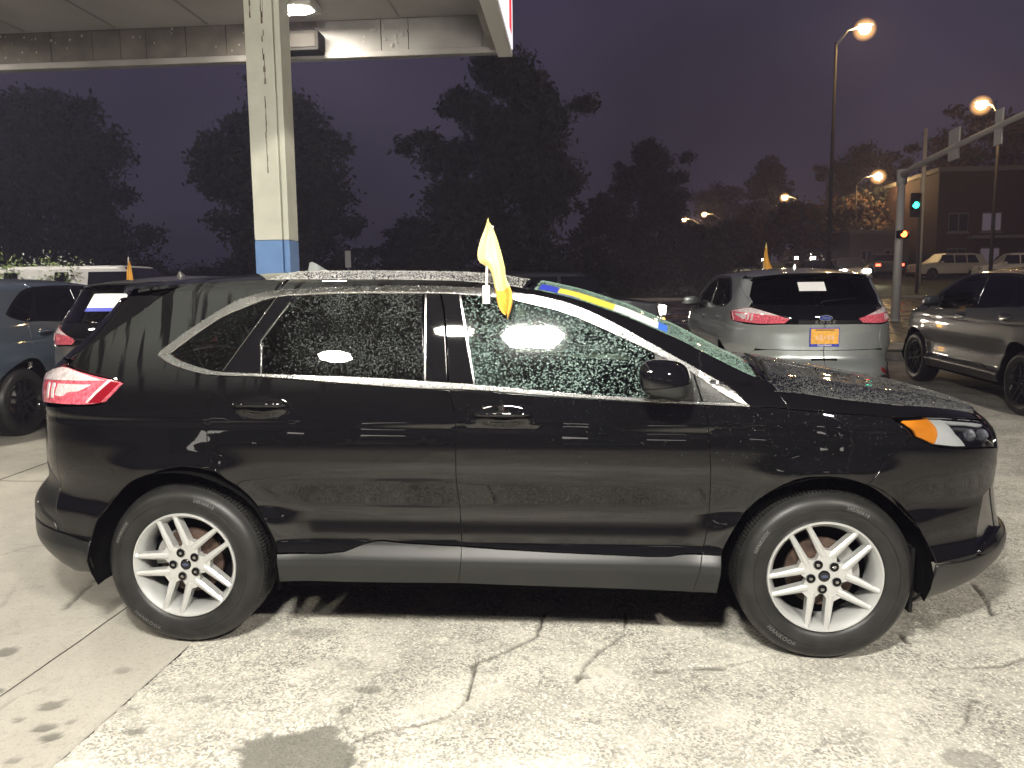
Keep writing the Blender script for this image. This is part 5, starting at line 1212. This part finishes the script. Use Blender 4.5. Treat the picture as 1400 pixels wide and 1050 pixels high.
tree(-27.5, 38, 11.3, 11.5, 'huge dark tree at the far left above the white van', 1, 52000, .17, .12)
tree(-38, 43, 12, 11, 'dark tree cut off by the left edge', 12, 12000, .20, .12)
tree(-14.2, 39, 11.2, 9.6, 'dark tree behind the cream column with open gaps in its crown', 2, 44000, .16, .12)
tree(-2.4, 41, 13.6, 10.5, 'tallest tree, centre of the picture behind the yellow flag', 33, 56000, .17, .12)
tree(7.4, 60, 10.4, 7.5, 'round dark tree right of the tallest one', 4, 20000, .19, .05)
tree(-8.6, 46, 4.6, 5, 'low dark tree between the two tallest crowns', 5, 8000, .17, .05)
tree(3.6, 50, 6.0, 5, 'low tree left of the round dark tree', 6, 8000, .17, .05)
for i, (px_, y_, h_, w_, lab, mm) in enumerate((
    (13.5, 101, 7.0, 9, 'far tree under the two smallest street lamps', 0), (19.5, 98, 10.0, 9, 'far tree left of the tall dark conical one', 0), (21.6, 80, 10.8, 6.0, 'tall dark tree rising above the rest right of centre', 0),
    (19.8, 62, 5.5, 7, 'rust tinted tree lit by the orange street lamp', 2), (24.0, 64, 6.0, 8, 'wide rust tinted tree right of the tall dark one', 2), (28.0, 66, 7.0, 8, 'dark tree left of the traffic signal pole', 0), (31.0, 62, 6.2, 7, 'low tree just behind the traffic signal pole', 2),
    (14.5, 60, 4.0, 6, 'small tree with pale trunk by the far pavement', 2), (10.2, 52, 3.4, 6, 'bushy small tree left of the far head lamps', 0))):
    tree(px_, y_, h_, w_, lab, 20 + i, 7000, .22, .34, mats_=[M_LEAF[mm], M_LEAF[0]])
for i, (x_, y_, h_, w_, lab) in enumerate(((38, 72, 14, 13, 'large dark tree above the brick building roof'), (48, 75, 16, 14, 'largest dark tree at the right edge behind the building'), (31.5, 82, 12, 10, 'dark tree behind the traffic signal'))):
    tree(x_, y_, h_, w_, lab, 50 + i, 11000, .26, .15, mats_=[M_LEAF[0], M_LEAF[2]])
# hedge line of the far side: a mass of undergrowth
rs_ = np.random.RandomState(77); lobes = [(x + rs_.uniform(-1, 1), 46 + rs_.uniform(-2, 3), gzf(46) + rs_.uniform(.3, 1.5), rs_.uniform(1.2, 2.2), 1.3, rs_.uniform(.8, 1.9)) for x in np.arange(-45, 11, 1.3)]
o = leaf_cloud('undergrowth', lobes, 30000, .15, M_LEAF[:2], None, rs_)
lobes = [(x, 39.2 + rs_.uniform(-.5, .8), gzf(39) + .25, .9, .6, rs_.uniform(.35, .8)) for x in np.arange(-30, 12, .8)]
o = leaf_cloud('roadside_weeds', lobes, 9000, .10, [M_LEAF[1], M_LEAF[0]], None, rs_)
# shrub with small white flowers at the left
sh = empty('flowering_shrub', (-12.3, 16.2, gzf(16.2)), label='pale green shrub with white flowers above the blue grey suv roof', cat='shrub')
rs_ = np.random.RandomState(5); lb = [(rs_.uniform(-1.9, 1.3), rs_.uniform(-.5, .5), rs_.uniform(.8, 1.95), .5, .5, .42) for _ in range(22)]
leaf_cloud('foliage', lb, 5200, .055, [mat('fresh_leaves', (.20, .30, .09), .7), mat('fresh_leaves_light', (.30, .38, .14), .7)], sh, rs_); leaf_cloud('blossom', [(a, c, d + .12, e_ * 1.05, f_ * 1.05, g_ * 1.05) for a, c, d, e_, f_, g_ in lb], 1500, .034, [mat('white_blossom', (.8, .82, .76), .7)], sh, rs_)
b = MB()
for k in range(6): a = k * 1.05; b.tube([(math.cos(a) * .2, math.sin(a) * .1, 0), (math.cos(a) * .8, math.sin(a) * .3, 1.2), (math.cos(a) * 1.3, math.sin(a) * .4, 1.8)], [.03, .02, .008], 5)
b.build('stems', M_BARK, sh, smooth=True)

# ---------------------------------------------------------------- street furniture
M_GALV = mat('galvanised_steel', (.42, .41, .39), .5, metal=.1); M_POLE = mat('dark_pole_wood', (.045, .040, .038), .85, noise=(5, .3, 5))
def lamp_mat(nm, c, s): return emis(nm, c, s)
M_SODIUM = lamp_mat('lit_street_lens', (1.0, .66, .28), 420); M_SODFAR = lamp_mat('lit_far_street_lens', (1.0, .62, .28), 420)
M_HALO = bpy.data.materials.new('glowing_lamp_bowl'); M_HALO.use_nodes = True; nt = M_HALO.node_tree; nt.nodes.clear()  # painted halo: a see-through orange glow round each lamp lens
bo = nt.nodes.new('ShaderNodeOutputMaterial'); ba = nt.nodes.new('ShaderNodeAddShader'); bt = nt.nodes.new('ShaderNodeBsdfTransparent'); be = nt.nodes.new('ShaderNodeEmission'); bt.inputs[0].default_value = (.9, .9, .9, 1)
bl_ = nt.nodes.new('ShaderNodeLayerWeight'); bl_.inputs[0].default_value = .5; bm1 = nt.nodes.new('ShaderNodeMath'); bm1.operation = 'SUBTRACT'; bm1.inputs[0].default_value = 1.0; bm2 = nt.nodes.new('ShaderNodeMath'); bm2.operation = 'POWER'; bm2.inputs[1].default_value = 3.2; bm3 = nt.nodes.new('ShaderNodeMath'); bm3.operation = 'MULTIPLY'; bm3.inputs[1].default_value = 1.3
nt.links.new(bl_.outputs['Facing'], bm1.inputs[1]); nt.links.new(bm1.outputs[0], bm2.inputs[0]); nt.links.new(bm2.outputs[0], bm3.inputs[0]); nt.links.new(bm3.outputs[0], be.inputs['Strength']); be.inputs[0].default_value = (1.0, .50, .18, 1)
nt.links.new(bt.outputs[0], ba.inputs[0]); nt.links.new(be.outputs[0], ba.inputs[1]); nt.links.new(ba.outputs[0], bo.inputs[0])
def street_lamp(head, side, arm, lab, lens, r=.20, pole_r=.10):
    x, y, zh = head; z0 = gzf(y); px_ = x + side * arm
    s = empty('street_lamp', (px_, y, z0), label=lab, cat='street lamp', group='lit street lamps along the road'); H = zh - z0
    b = MB(); b.tube([(0, 0, 0), (0, 0, H * .5), (0, 0, H - .5)], [pole_r, pole_r * .75, pole_r * .5], 10); b.lathe_y([(0, 0), (.2, 0), (.2, .25), (.12, .3)], 12) if False else None; b.build('pole', M_POLE, s, smooth=True)
    b = MB(); b.tube([(0, 0, H - .6), (-side * arm * .4, 0, H - .05), (-side * arm * .85, 0, H + .08)], [.05, .04, .035], 8); b.build('arm', M_GALV, s, smooth=True)
    b = MB(); b.box(-side * arm - .30, -side * arm + .30, -.14, .14, H + .10, H + .20, bev=.04); b.build('lamp_head', M_GALV, s)
    bm = bmesh.new(); bmesh.ops.create_uvsphere(bm, u_segments=14, v_segments=8, radius=r * .72)
    for v in bm.verts: v.co = Vector((v.co.x * 1.05 - side * arm, v.co.y, v.co.z * .92 + H - .02))
    b = MB(); b.bm(bm); ln_ = b.build('lamp_lens', lens, s, smooth=True)
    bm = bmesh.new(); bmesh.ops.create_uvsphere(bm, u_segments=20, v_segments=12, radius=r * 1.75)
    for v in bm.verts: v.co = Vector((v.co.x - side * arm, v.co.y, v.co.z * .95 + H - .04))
    b = MB(); b.bm(bm); b.build('lamp_bowl', M_HALO, s, smooth=True)  # glare round the lens, drawn as a glowing shell
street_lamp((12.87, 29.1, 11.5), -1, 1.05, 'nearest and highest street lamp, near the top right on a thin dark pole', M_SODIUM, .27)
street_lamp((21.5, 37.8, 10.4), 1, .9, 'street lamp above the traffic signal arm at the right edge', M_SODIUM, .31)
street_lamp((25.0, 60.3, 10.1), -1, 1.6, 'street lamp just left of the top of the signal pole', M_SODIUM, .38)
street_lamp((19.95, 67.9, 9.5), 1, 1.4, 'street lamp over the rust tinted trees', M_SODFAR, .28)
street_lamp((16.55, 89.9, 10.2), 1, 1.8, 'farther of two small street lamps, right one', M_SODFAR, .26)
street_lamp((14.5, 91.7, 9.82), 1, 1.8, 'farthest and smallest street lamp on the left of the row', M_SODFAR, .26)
def pole(x, y, z1, r, lab, m=M_POLE, cross=None, tops=0):
    z0 = gzf(y); p_ = empty('utility_pole', (x, y, z0), label=lab, cat='pole'); b = MB(); b.tube([(0, 0, 0), (0, 0, (z1 - z0) * .6), (0, 0, z1 - z0)], [r, r * .85, r * .7], 8); b.build('pole_shaft', m, p_, smooth=True)
    for (zc, wd) in (cross or []):
        b = MB(); b.box(-wd, wd, -.06, .06, zc - z0 - .07, zc - z0 + .07); ca = b.build('cross_arm', m, p_)
        for k in (-.8, -.35, .35, .8):
            q = MB(); q.lathe_y([(0, .16), (.05, .14), (.03, .08), (.05, .06), (.04, 0)], 8); i_ = q.build('insulator', M_GALV, ca, smooth=True); i_.rotation_euler = (R(90), 0, 0); i_.location = (k * wd, 0, zc - z0 + .07)
pole(22.6, 46.5, 11.0, .16, 'thin pole rising above the signal arm', M_GALV)
pole(28.6, 66, 9.5, .2, 'utility pole with a cross arm beside the trees', cross=[(7.6, 1.1)])
# an unseen street lamp, added at the left to light the van and shrub
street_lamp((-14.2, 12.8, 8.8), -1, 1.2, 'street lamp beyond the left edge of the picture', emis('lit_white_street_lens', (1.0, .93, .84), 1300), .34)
# traffic signal: pole, mast arm, plates hung from the arm
SP = (11.72, 22.0); sz0 = gzf(22.0)
sg = empty('traffic_signal', (SP[0], SP[1], sz0), label='grey traffic signal pole with a long mast arm reaching out at the right edge', cat='traffic signal')
b = MB(); b.tube([(0, 0, 0), (0, 0, 2.5), (0, 0, 5.0 - sz0 + .1)], [.14, .12, .105], 14); b.build('pole', M_GALV, sg, smooth=True)
b = MB(); b.tube([(0, 0, 4.98 - sz0), (-.10, -1.2, 5.06 - sz0), (-.36, -4.2, 5.12 - sz0), (-.70, -8.2, 5.14 - sz0), (-.92, -11.0, 5.2 - sz0)], [.10, .09, .075, .06, .05], 10); arm_ = b.build('mast_arm', M_GALV, sg, smooth=True)
b = MB(); b.tube([(0, 0, 4.72 - sz0), (0, 0, 5.16 - sz0)], .15, 12); b.build('arm_collar', M_GALV, sg, smooth=True)
b = MB(); b.lathe_y([(0, 0), (.22, 0), (.22, .03), (0, .03)], 12); o = b.build('base_plate', M_GALV, sg); o.rotation_euler = (R(90), 0, 0); o.location = (0, 0, .04)
for yy, zz in ((-3.9, 5.22), (-4.2, 5.22), (-6.6, 5.14)):
    b = MB(); xx = .085 * yy; b.box(xx - .02, xx + .02, yy - .16, yy + .16, zz - sz0 - .42, zz - sz0 + .36, bev=.01); b.build('sign_back', M_GALV, arm_)
# signal heads: pedestrian hand on the pole, green on a head further off
def head(parent, x, y, z, lit, col_, nm, lit_i=2, r=.10, n=3):
    b = MB(); b.box(x - r - .05, x + r + .05, y - .10, y + .12, z - (r * 2.4) * n / 2, z + (r * 2.4) * n / 2, bev=.03); h_ = b.build('signal_head', M_BLACKPL, parent)
    for k in range(n):
        zc = z + (n - 1) / 2 * r * 2.4 - k * r * 2.4; on = k == lit_i
        b = MB(); b.lathe_y([(0, -.02), (r * .7, -.012), (r * .95, 0)], 16, (x, y - .10, zc)); b.build('signal_lens', lit if on else mat('unlit_lens', (.03, .01, .01), .2), h_, smooth=True)
        b = MB(); V = []; F = []
        for i in range(9):
            t = math.pi * i / 8
            for dy in (0, -.16): V.append((x + math.cos(t) * r * 1.05, y - .10 + dy, zc + math.sin(t) * r * 1.05))
        for i in range(8): F.append((i * 2, i * 2 + 1, i * 2 + 3, i * 2 + 2))
        b.add(V, F); b.build('visor', M_BLACKPL, h_)
M_RSIG = emis('lit_orange_hand', (1.0, .14, .03), 12); M_GSIG = emis('lit_green_signal', (.03, .85, .55), 9)
head(sg, .0, -.26, 3.20 - sz0, M_RSIG, None, 'ped', 0, .10, 1)
s2 = empty('traffic_signal', (19.2, 39.0, gzf(39)), label='far traffic signal showing green right of the near signal pole', cat='traffic signal')
b = MB(); b.tube([(.25, .15, 0), (.25, .15, 5.2)], [.09, .07], 10); b.build('pole', M_POLE, s2, smooth=True); head(s2, -.12, -.1, 5.75 - gzf(39), M_GSIG, None, 'g', 1, .17, 3)
rt = empty('road_sign', (-18.1, 36.4, gzf(36.4)), label='small pale road sign on a thin post right of the cream column', cat='sign')
b = MB(); b.tube([(0, 0, 0), (0, 0, 2.5)], .03, 6); b.build('post', M_GALV, rt); b = MB(); b.box(-.15, .15, -.03, -.02, 1.9, 2.75); b.build('sign_plate', mat('sign_white', (.6, .6, .58), .4), rt)
rt.location.x = -9.9
# ---------------------------------------------------------------- buildings
M_BRICK = mat('dark_red_brick', (.045, .023, .020), .85, noise=(1.5, .2, 6)); M_STONE = mat('pale_sill_stone', (.16, .15, .14), .8); M_WIN = mat('dark_window', (.01, .01, .012), .1, coat=1.0)
def building(name, x0, x1, y0, y1, h, lab, wins, m=M_BRICK, cat='building', door=None):
    z0 = gzf(y0); g = empty(name, ((x0 + x1) / 2, (y0 + y1) / 2, z0 - .3), label=lab, cat=cat); cx, cy = (x0 + x1) / 2, (y0 + y1) / 2
    b = MB(); b.box(x0 - cx, x1 - cx, y0 - cy, y1 - cy, 0, h + .3); b.build('wall', m, g)
    b = MB(); b.box(x0 - cx - .12, x1 - cx + .12, y0 - cy - .12, y1 - cy + .12, h + .3, h + .62, bev=.03); b.build('roof_coping', M_STONE, g)
    for (wx, wz, ww, wh, lit) in wins:
        b = MB(); b.box(wx - cx - ww / 2, wx - cx + ww / 2, y0 - cy - .02, y0 - cy + .05, wz, wz + wh); b.box(wx - cx - ww / 2 - .1, wx - cx + ww / 2 + .1, y0 - cy - .10, y0 - cy, wz - .12, wz, bev=.01); f = b.build('window', M_STONE, g)
        for s in (-1, 1):
            b = MB(); b.box(wx - cx + s * ww / 4 - ww / 4 + .05, wx - cx + s * ww / 4 + ww / 4 - .05, y0 - cy - .035, y0 - cy - .022, wz + .08, wz + wh - .08); b.build('pane', lit or M_WIN, f)
    return g
M_DIMWIN = emis('dim_lit_window', (.75, .62, .72), .10)
bw = []
for zz in (1.0, 3.4):
    for xx in (28.2, 30.4, 34.5, 37.0, 41): bw.append((xx, zz, 1.3, 1.3, M_DIMWIN if xx in (30.4,) else None))
bb = building('brick_building', 26.8, 52, 54, 66, 7.2, 'dark red brick building behind the parked white cars at the right', bw)
b = MB(); b.box(-2, 2, -6.9, -6.05, 2.6, 2.8); b.build('porch_roof', M_STONE, bb).location = (-8.6, 0, .3)
sgn = empty('wall_notice', (38.9, 53.9, gzf(54) + 2.55), label='small pale notice on the brick wall above the white cars', cat='sign'); b = MB(); b.box(-.22, .22, -.05, 0, -.3, .3, bev=.01); b.build('notice_board', mat('notice_white', (.7, .7, .68), .5, emit=(.5, .45, .5), es=.25), sgn)  # pale board given a faint glow of its own, no lamp there
for yy in (.1, -.05):
    b = MB(); b.box(-.15, .15, -.056, -.05, yy - .03, yy + .03); b.build('notice_text', M_PRINT, sgn)
building('low_house', 22.0, 26.2, 57, 62, 3.0, 'low pale house left of the brick building, half hidden by the signal pole', [(23.2, 1.0, .8, 1.2, None), (24.9, 1.0, .8, 1.2, None)], m=mat('pale_siding', (.10, .085, .075), .8))
# dim lit bus shelter far across the road
sl = empty('open_shelter', (-11.7, 56, gzf(56)), label='low dark shelter with rows of tiny lights far behind the black suv roof', cat='shelter')
b = MB(); b.box(-3.2, 3.2, -1.2, 1.2, 2.3, 2.55, bev=.03); b.build('roof', M_POLE, sl)
for x in (-3.0, -2.3, .1, 2.3, 3.0):
    b = MB(); b.tube([(x, -1.1, 0), (x, -1.1, 2.4)], .05, 6); b.build('post', M_GALV, sl)
    for zz in (2.16, 1.75):
        bm = bmesh.new(); bmesh.ops.create_icosphere(bm, subdivisions=1, radius=.06); q = MB(); q.bm(bm); i_ = q.build('bulb', emis('tiny_bulb', (.8, .8, 1.0), 1.6), sl); i_.location = (x, -1.2, zz)
b = MB(); b.box(-1, .9, .9, 1.0, .2, 1.6); b.build('back_panel', mat('shelter_panel', (.10, .10, .12), .6), sl)
# lit far shopfronts, dots of light at the end of the road
fs = empty('far_shopfront', (7.2, 118, gzf(60)), label='row of small pale lit windows far away left of centre right', cat='building')
b = MB(); b.box(-4.4, 4.4, 0, 4, 0, 5.0); b.build('wall', mat('shop_wall', (.05, .045, .045), .9), fs)
for k in range(7):
    b = MB(); b.box(-3.6 + k * .75, -3.6 + k * .75 + rs.uniform(.25, .55), -.06, 0, 2.9 + rs.uniform(-.3, .3), 3.5 + rs.uniform(-.2, .2)); b.build('lit_pane', emis('warm_pane', (1.0, .74, .5), 1.2), fs)
b = MB(); b.box(3.3, 4.2, -.06, 0, 3.0, 3.8); 
am = empty('amber_beacon', (14.6, 118, gzf(60) + 2.0), label='cluster of small amber lights far down the road', cat='warning light'); b = MB(); b.tube([(0, .1, -2.0), (0, .1, .9)], .06, 6); b.build('post', M_POLE, am)
for k, (dx, dz) in enumerate(((-.5, .5), (0, .55), (.5, .6), (-.45, -.1), (.4, -.1))):
    b = MB(); b.box(dx - .15, dx + .15, -.05, 0, dz + .1, dz + .4); b.build('lit_pane', emis('amber_glow', (1.0, .42, .05), 4), am)
b = MB(); b.box(-.7, .7, 0, .08, 0, 1.1); b.build('board', M_BLACKPL, am)

# ---------------------------------------------------------------- traffic and distant cars
M_HEAD = emis('lit_head_lamp', (1.0, .86, .68), 160); M_TAIL = emis('lit_tail_lamp', (1.0, .08, .04), 9); M_TURN = emis('lit_indicator', (1.0, .45, .05), 10)
def simple_car(name, x, y, rz, paint, lab, kind='suv', lights=None, L=4.5, Wd=1.85, H=1.65, cat='car', group=None, strength=None):
    """side outline lofted across the width, cut into body, glass, wheels and lamps; faces +x before turning"""
    g = empty(name, (x, y, gzf(y)), rz, label=lab, cat=cat, group=group); h = H
    if kind == 'van': body = [(-L / 2, .35), (-L / 2, .95 * h), (-L / 2 + .25, h), (L * .24, h), (L * .37, .62 * h), (L / 2 - .05, .52 * h), (L / 2, .30)]; belt = .56 * h
    elif kind == 'sedan': body = [(-L / 2, .35), (-L / 2 + .02, .62 * h), (-L * .36, .66 * h), (-L * .24, .97 * h), (L * .04, h), (L * .21, .66 * h), (L / 2 - .15, .55 * h), (L / 2, .33)]; belt = .64 * h
    else: body = [(-L / 2, .35), (-L / 2 + .02, .60 * h), (-L / 2 + .28, .93 * h), (-L * .30, h), (L * .08, h), (L * .24, .64 * h), (L / 2 - .12, .56 * h), (L / 2, .33)]; belt = .60 * h
    def loft(pts, inset_top, m_, nm, grow=0.0):
        n = len(pts); V = []
        for y_, k in ((-Wd / 2, 0), (-Wd / 2 + .10, 1), (Wd / 2 - .10, 1), (Wd / 2, 0)):
            for (px_, pz) in pts:
                ins = inset_top * max(0, (pz - belt) / (h - belt)) if pz > belt else 0; s = 1 if y_ > 0 else -1
                cx_, cz = (px_ * (1 if k else .97)), (pz if k else (pz if pz < belt else belt + (pz - belt) * .96)); V.append((cx_, (abs(y_) - ins) * s + grow * s, cz))
        F = [tuple(range(n - 1, -1, -1)), tuple(range(3 * n, 4 * n))]
        for r_ in range(3):
            for i in range(n): F.append((r_ * n + i, r_ * n + (i + 1) % n, (r_ + 1) * n + (i + 1) % n, (r_ + 1) * n + i))
        o_ = mesh(nm, V, F, mats=m_, parent=g); md = o_.modifiers.new('b', 'BEVEL'); md.width = .045; md.segments = 2; md.limit_method = 'ANGLE'; return o_
    bd = loft(body, .20, paint, 'body')
    top = [p_ for p_ in body if p_[1] > belt * 1.005]
    # side windows: quads slightly proud, split by pillars
    xs0 = min(p_[0] for p_ in top) + .30; xs1 = {'van': L * .30, 'sedan': L * .14}.get(kind, L * .17); nw = 3
    if kind == 'van': xs0, xs1 = -L * .40, L * .33
    for s in (-1, 1):
        for k in range(nw):
            gp = .50 if kind == 'van' and k < 2 else .04; a = xs0 + (xs1 - xs0) * k / nw + gp; c = xs0 + (xs1 - xs0) * (k + 1) / nw - gp; z0, z1 = belt + .03, h * .92
            sh = .30 if k == nw - 1 else 0; sh0 = .22 if (k == 0 and kind != 'van') else 0; t0 = (z0 - belt) / (h - belt); t1 = (z1 - belt) / (h - belt); ya, yb = s * (Wd / 2 - .20 * t0 + .012), s * (Wd / 2 - .20 * t1 + .012)
            V = [(a, ya, z0), (c + sh * .9, ya, z0), (c, yb, z1), (a + sh0, yb, z1)]; mesh('side_window', V, [(0, 1, 2, 3) if s < 0 else (3, 2, 1, 0)], mats=M_WIN, parent=g)
    i1 = 3 if kind != 'sedan' else 4
    (ax, az), (bx, bz) = body[i1], body[i1 + 1]; a_ = Vector((ax, 0, az)); c_ = Vector((bx, 0, bz)); nrm = Vector((az - bz, 0, bx - ax)).normalized() * .02
    p, q = a_.lerp(c_, .08) + nrm, a_.lerp(c_, .92) + nrm
    mesh('windscreen', [(p.x, -Wd / 2 + .30, p.z), (p.x, Wd / 2 - .30, p.z), (q.x, Wd / 2 - .16, q.z), (q.x, -Wd / 2 + .16, q.z)], [(0, 3, 2, 1)], mats=M_WIN, parent=g)
    (ax, az), (bx, bz) = body[1 if kind != 'sedan' else 2], body[2 if kind != 'sedan' else 3]; a_ = Vector((ax, 0, az)); c_ = Vector((bx, 0, bz)); nrm = Vector((-(bz - az), 0, bx - ax)).normalized() * .02
    p, q = a_.lerp(c_, .12) + nrm, a_.lerp(c_, .88) + nrm
    mesh('rear_window', [(p.x, -Wd / 2 + .2, p.z), (p.x, Wd / 2 - .2, p.z), (q.x, Wd / 2 - .32, q.z), (q.x, -Wd / 2 + .32, q.z)], [(0, 1, 2, 3)], mats=M_WIN, parent=g)
    for wx in (-L * .30, L * .31):
        for s in (-1, 1):
            b = MB(); b.lathe_y([(0, 0), (.20, 0), (.21, .012), (.30, -.004), (.335, .03), (.335, .2), (0, .2)], 24); w_ = b.build('wheel', M_TYRE, g, auto=40); w_.location = (wx, s * (Wd / 2 + .004), .335); w_.rotation_euler = (0, 0, 0 if s < 0 else math.pi)
            b = MB(); b.lathe_y([(0, -.004), (.05, -.004), (.06, .004), (.185, -.001), (.2, .006)], 20); b.build('hub_cap', M_CHROMEB, w_, auto=40)
            b = MB(); V = []; n_ = 16; 
            for i in range(n_ + 1): t = math.pi * i / n_; V += [(wx + .40 * math.cos(t), s * (Wd / 2 + .003), .335 + .40 * math.sin(t))]
            b.add(V, [tuple(range(n_ + 1)) if s > 0 else tuple(range(n_, -1, -1))]); b.build('wheel_arch', M_VOID, g)
    for s in (-1, 1):
        b = MB(); b.box(L / 2 - .30, L / 2 + .01, s * (Wd / 2 - .24) - .20, s * (Wd / 2 - .24) + .20, .40 * h, .52 * h, bev=.03); b.build('headlight', M_HEAD if lights in ('head', 'both') else M_LENSW, g)
        b = MB(); b.box(-L / 2 - .02, -L / 2 + .12, s * (Wd / 2 - .20) - .16, s * (Wd / 2 - .20) + .16, .46 * h, .56 * h, bev=.03); b.build('tail_lamp', M_TAIL if lights in ('tail', 'both') else M_REDDK, g)
        b = MB(); b.box(L * .17, L * .17 + .16, s * (Wd / 2 + .10) - .09, s * (Wd / 2 + .10) + .09, belt, belt + .15, bev=.03); b.build('door_mirror', paint, g)
    b = MB(); b.box(-L / 2 + .1, L / 2 - .1, -Wd / 2 + .12, Wd / 2 - .12, .2, .40); b.build('underbody', M_VOID, g)
    b = MB(); b.box(-L / 2 - .03, -L / 2 + .05, -Wd / 2 + .05, Wd / 2 - .05, .36, .48, bev=.02); b.build('bumper', M_PLASTIC, g); b = MB(); b.box(L / 2 - .05, L / 2 + .03, -Wd / 2 + .05, Wd / 2 - .05, .34, .47, bev=.02); b.build('bumper', M_PLASTIC, g)
    return g
M_LENSW = mat('unlit_head_lamp', (.5, .5, .5), .1, coat=1.0)
simple_car('passing_van', -11.1, 16.6, 0, M_WHITEP, 'white van passing on the road behind the two left hand suvs', 'van', None, 5.6, 2.0, 1.98, cat='van')
simple_car('passing_suv', 1.45, 15.6, 0, M_DARKGREY, 'dark suv driving to the right just beyond the black suv windscreen', 'suv', 'head', 4.7, 1.9, 1.70)
psv = bpy.data.objects['passing_suv']
for s in (-1, 1):
    b = MB(); b.box(2.22, 2.36, s * .66 - .14, s * .66 + .14, .50, .60, bev=.02); b.build('indicator', M_TURN, psv)
simple_car('passing_car', 29.4, 49.0, R(172), M_WHITEP, 'white suv parked before the brick building, nearer one', 'suv', None, 4.4, 1.9, 1.75, group=None)
simple_car('passing_car', 26.6, 52.0, R(188), mat('cream_car_paint', (.5, .48, .42), .4, coat=.6), 'pale car behind the nearer white suv', 'suv', None, 4.7, 1.9, 1.7)
for i, (x, y, rz, lt, lab) in enumerate(((17.1, 70, -84, 'head', 'approaching car with head lamps above the silver suv left mirror'), (15.9, 44, -97, 'head', 'approaching car with bright head lamps behind the pale yellow flag'), (18.9, 48, -98, 'head', 'approaching car with head lamps left of the signal pole'), (23.3, 54, 80, 'tail', 'waiting car with red lamps beside the signal pole'), (27.0, 92, -88, 'head', 'small distant car between the trees'), (11.5, 96, -86, 'head', 'smallest distant car left of the far trees'))):
    simple_car('distant_car', x, y, R(rz), [M_DARKGREY, M_DARKGREY, M_GREY2][i % 3], lab, ['suv', 'sedan'][i % 2], lt, group='cars with lit lamps far down the road')

for i, (x, y, rz, lt, lab) in enumerate(((25.6, 84, -92, 'head', 'far car with head lamps above the middle of the silver suv'), (22.4, 72, -90, 'head', 'car with head lamps far behind the left part of the silver suv roof'), (30.5, 88, -96, 'tail', 'far car with red lamps left of the signal pole'), (13.2, 78, -88, 'head', 'distant car with head lamps left of the silver suv'))):
    simple_car('distant_car', x, y, R(rz), [M_WHITEP, M_DARKGREY][i % 2], lab, ['sedan', 'suv'][i % 2], lt, group='cars with lit lamps far down the road')
# made up behind the viewer for the paint to mirror: showroom and cars
sr = empty('showroom', (2, -34, 0), label='low showroom with a lit front behind the viewer, mirrored in the black paint', cat='building')
b = MB(); b.box(-22, 22, -6, 0, 0, 5.2); b.build('wall', mat('showroom_wall', (.10, .095, .09), .8), sr)  # wall of the added showroom
b = MB(); b.box(-22.3, 22.3, -6.2, .6, 4.6, 5.5, bev=.05); b.build('roof', M_POLE, sr)
M_ADDED_PANE = emis('lit_showroom_pane', (1.0, .93, .84), 5.0)  # glow of the made-up panes, for dashes of light in the doors
for k in range(9):
    b = MB(); x_ = -19 + k * 4.7; w_ = [1.6, .9, 2.2, .6, 1.3, 2.0, .8, 1.7, 1.0][k]; b.box(x_ - w_ / 2, x_ + w_ / 2, .0, .05, [2.2, 2.6, 2.0, 2.9, 2.3, 2.5, 2.8, 2.1, 2.4][k], 3.0 + .1 * (k % 3)); b.build('lit_pane', M_ADDED_PANE, sr)
for i, (x, y, rz, kind, p_) in enumerate(((-6.5, -15.5, 86, 'suv', M_GREY2), (-2.6, -15.8, 92, 'sedan', M_WHITEP), (2.4, -16.0, 90, 'suv', M_BLUE), (6.6, -15.4, 88, 'sedan', M_DARKGREY), (10.8, -15.7, 91, 'suv', M_SILVER))):
    simple_car('parked_car', x, y, R(rz), p_, ['grey suv', 'white saloon', 'blue grey suv', 'dark saloon', 'silver suv'][i] + ' in the row behind the viewer, mirrored in the black doors', kind, None, group='cars parked behind the viewer')
# ---------------------------------------------------------------- damp night air
b = MB(); b.box(-262, 322, -122, 422, -1.6, 24.0)
M_HAZE = bpy.data.materials.new('damp_air'); M_HAZE.use_nodes = True; nt = M_HAZE.node_tree; nt.nodes.clear()
ho = nt.nodes.new('ShaderNodeOutputMaterial'); hv = nt.nodes.new('ShaderNodeVolumePrincipled'); hv.inputs['Color'].default_value = (.66, .62, .88, 1); hv.inputs['Density'].default_value = .0021; hv.inputs['Anisotropy'].default_value = .35
nt.links.new(hv.outputs[0], ho.inputs['Volume'])
o = b.build('haze', M_HAZE); o['kind'] = 'stuff'
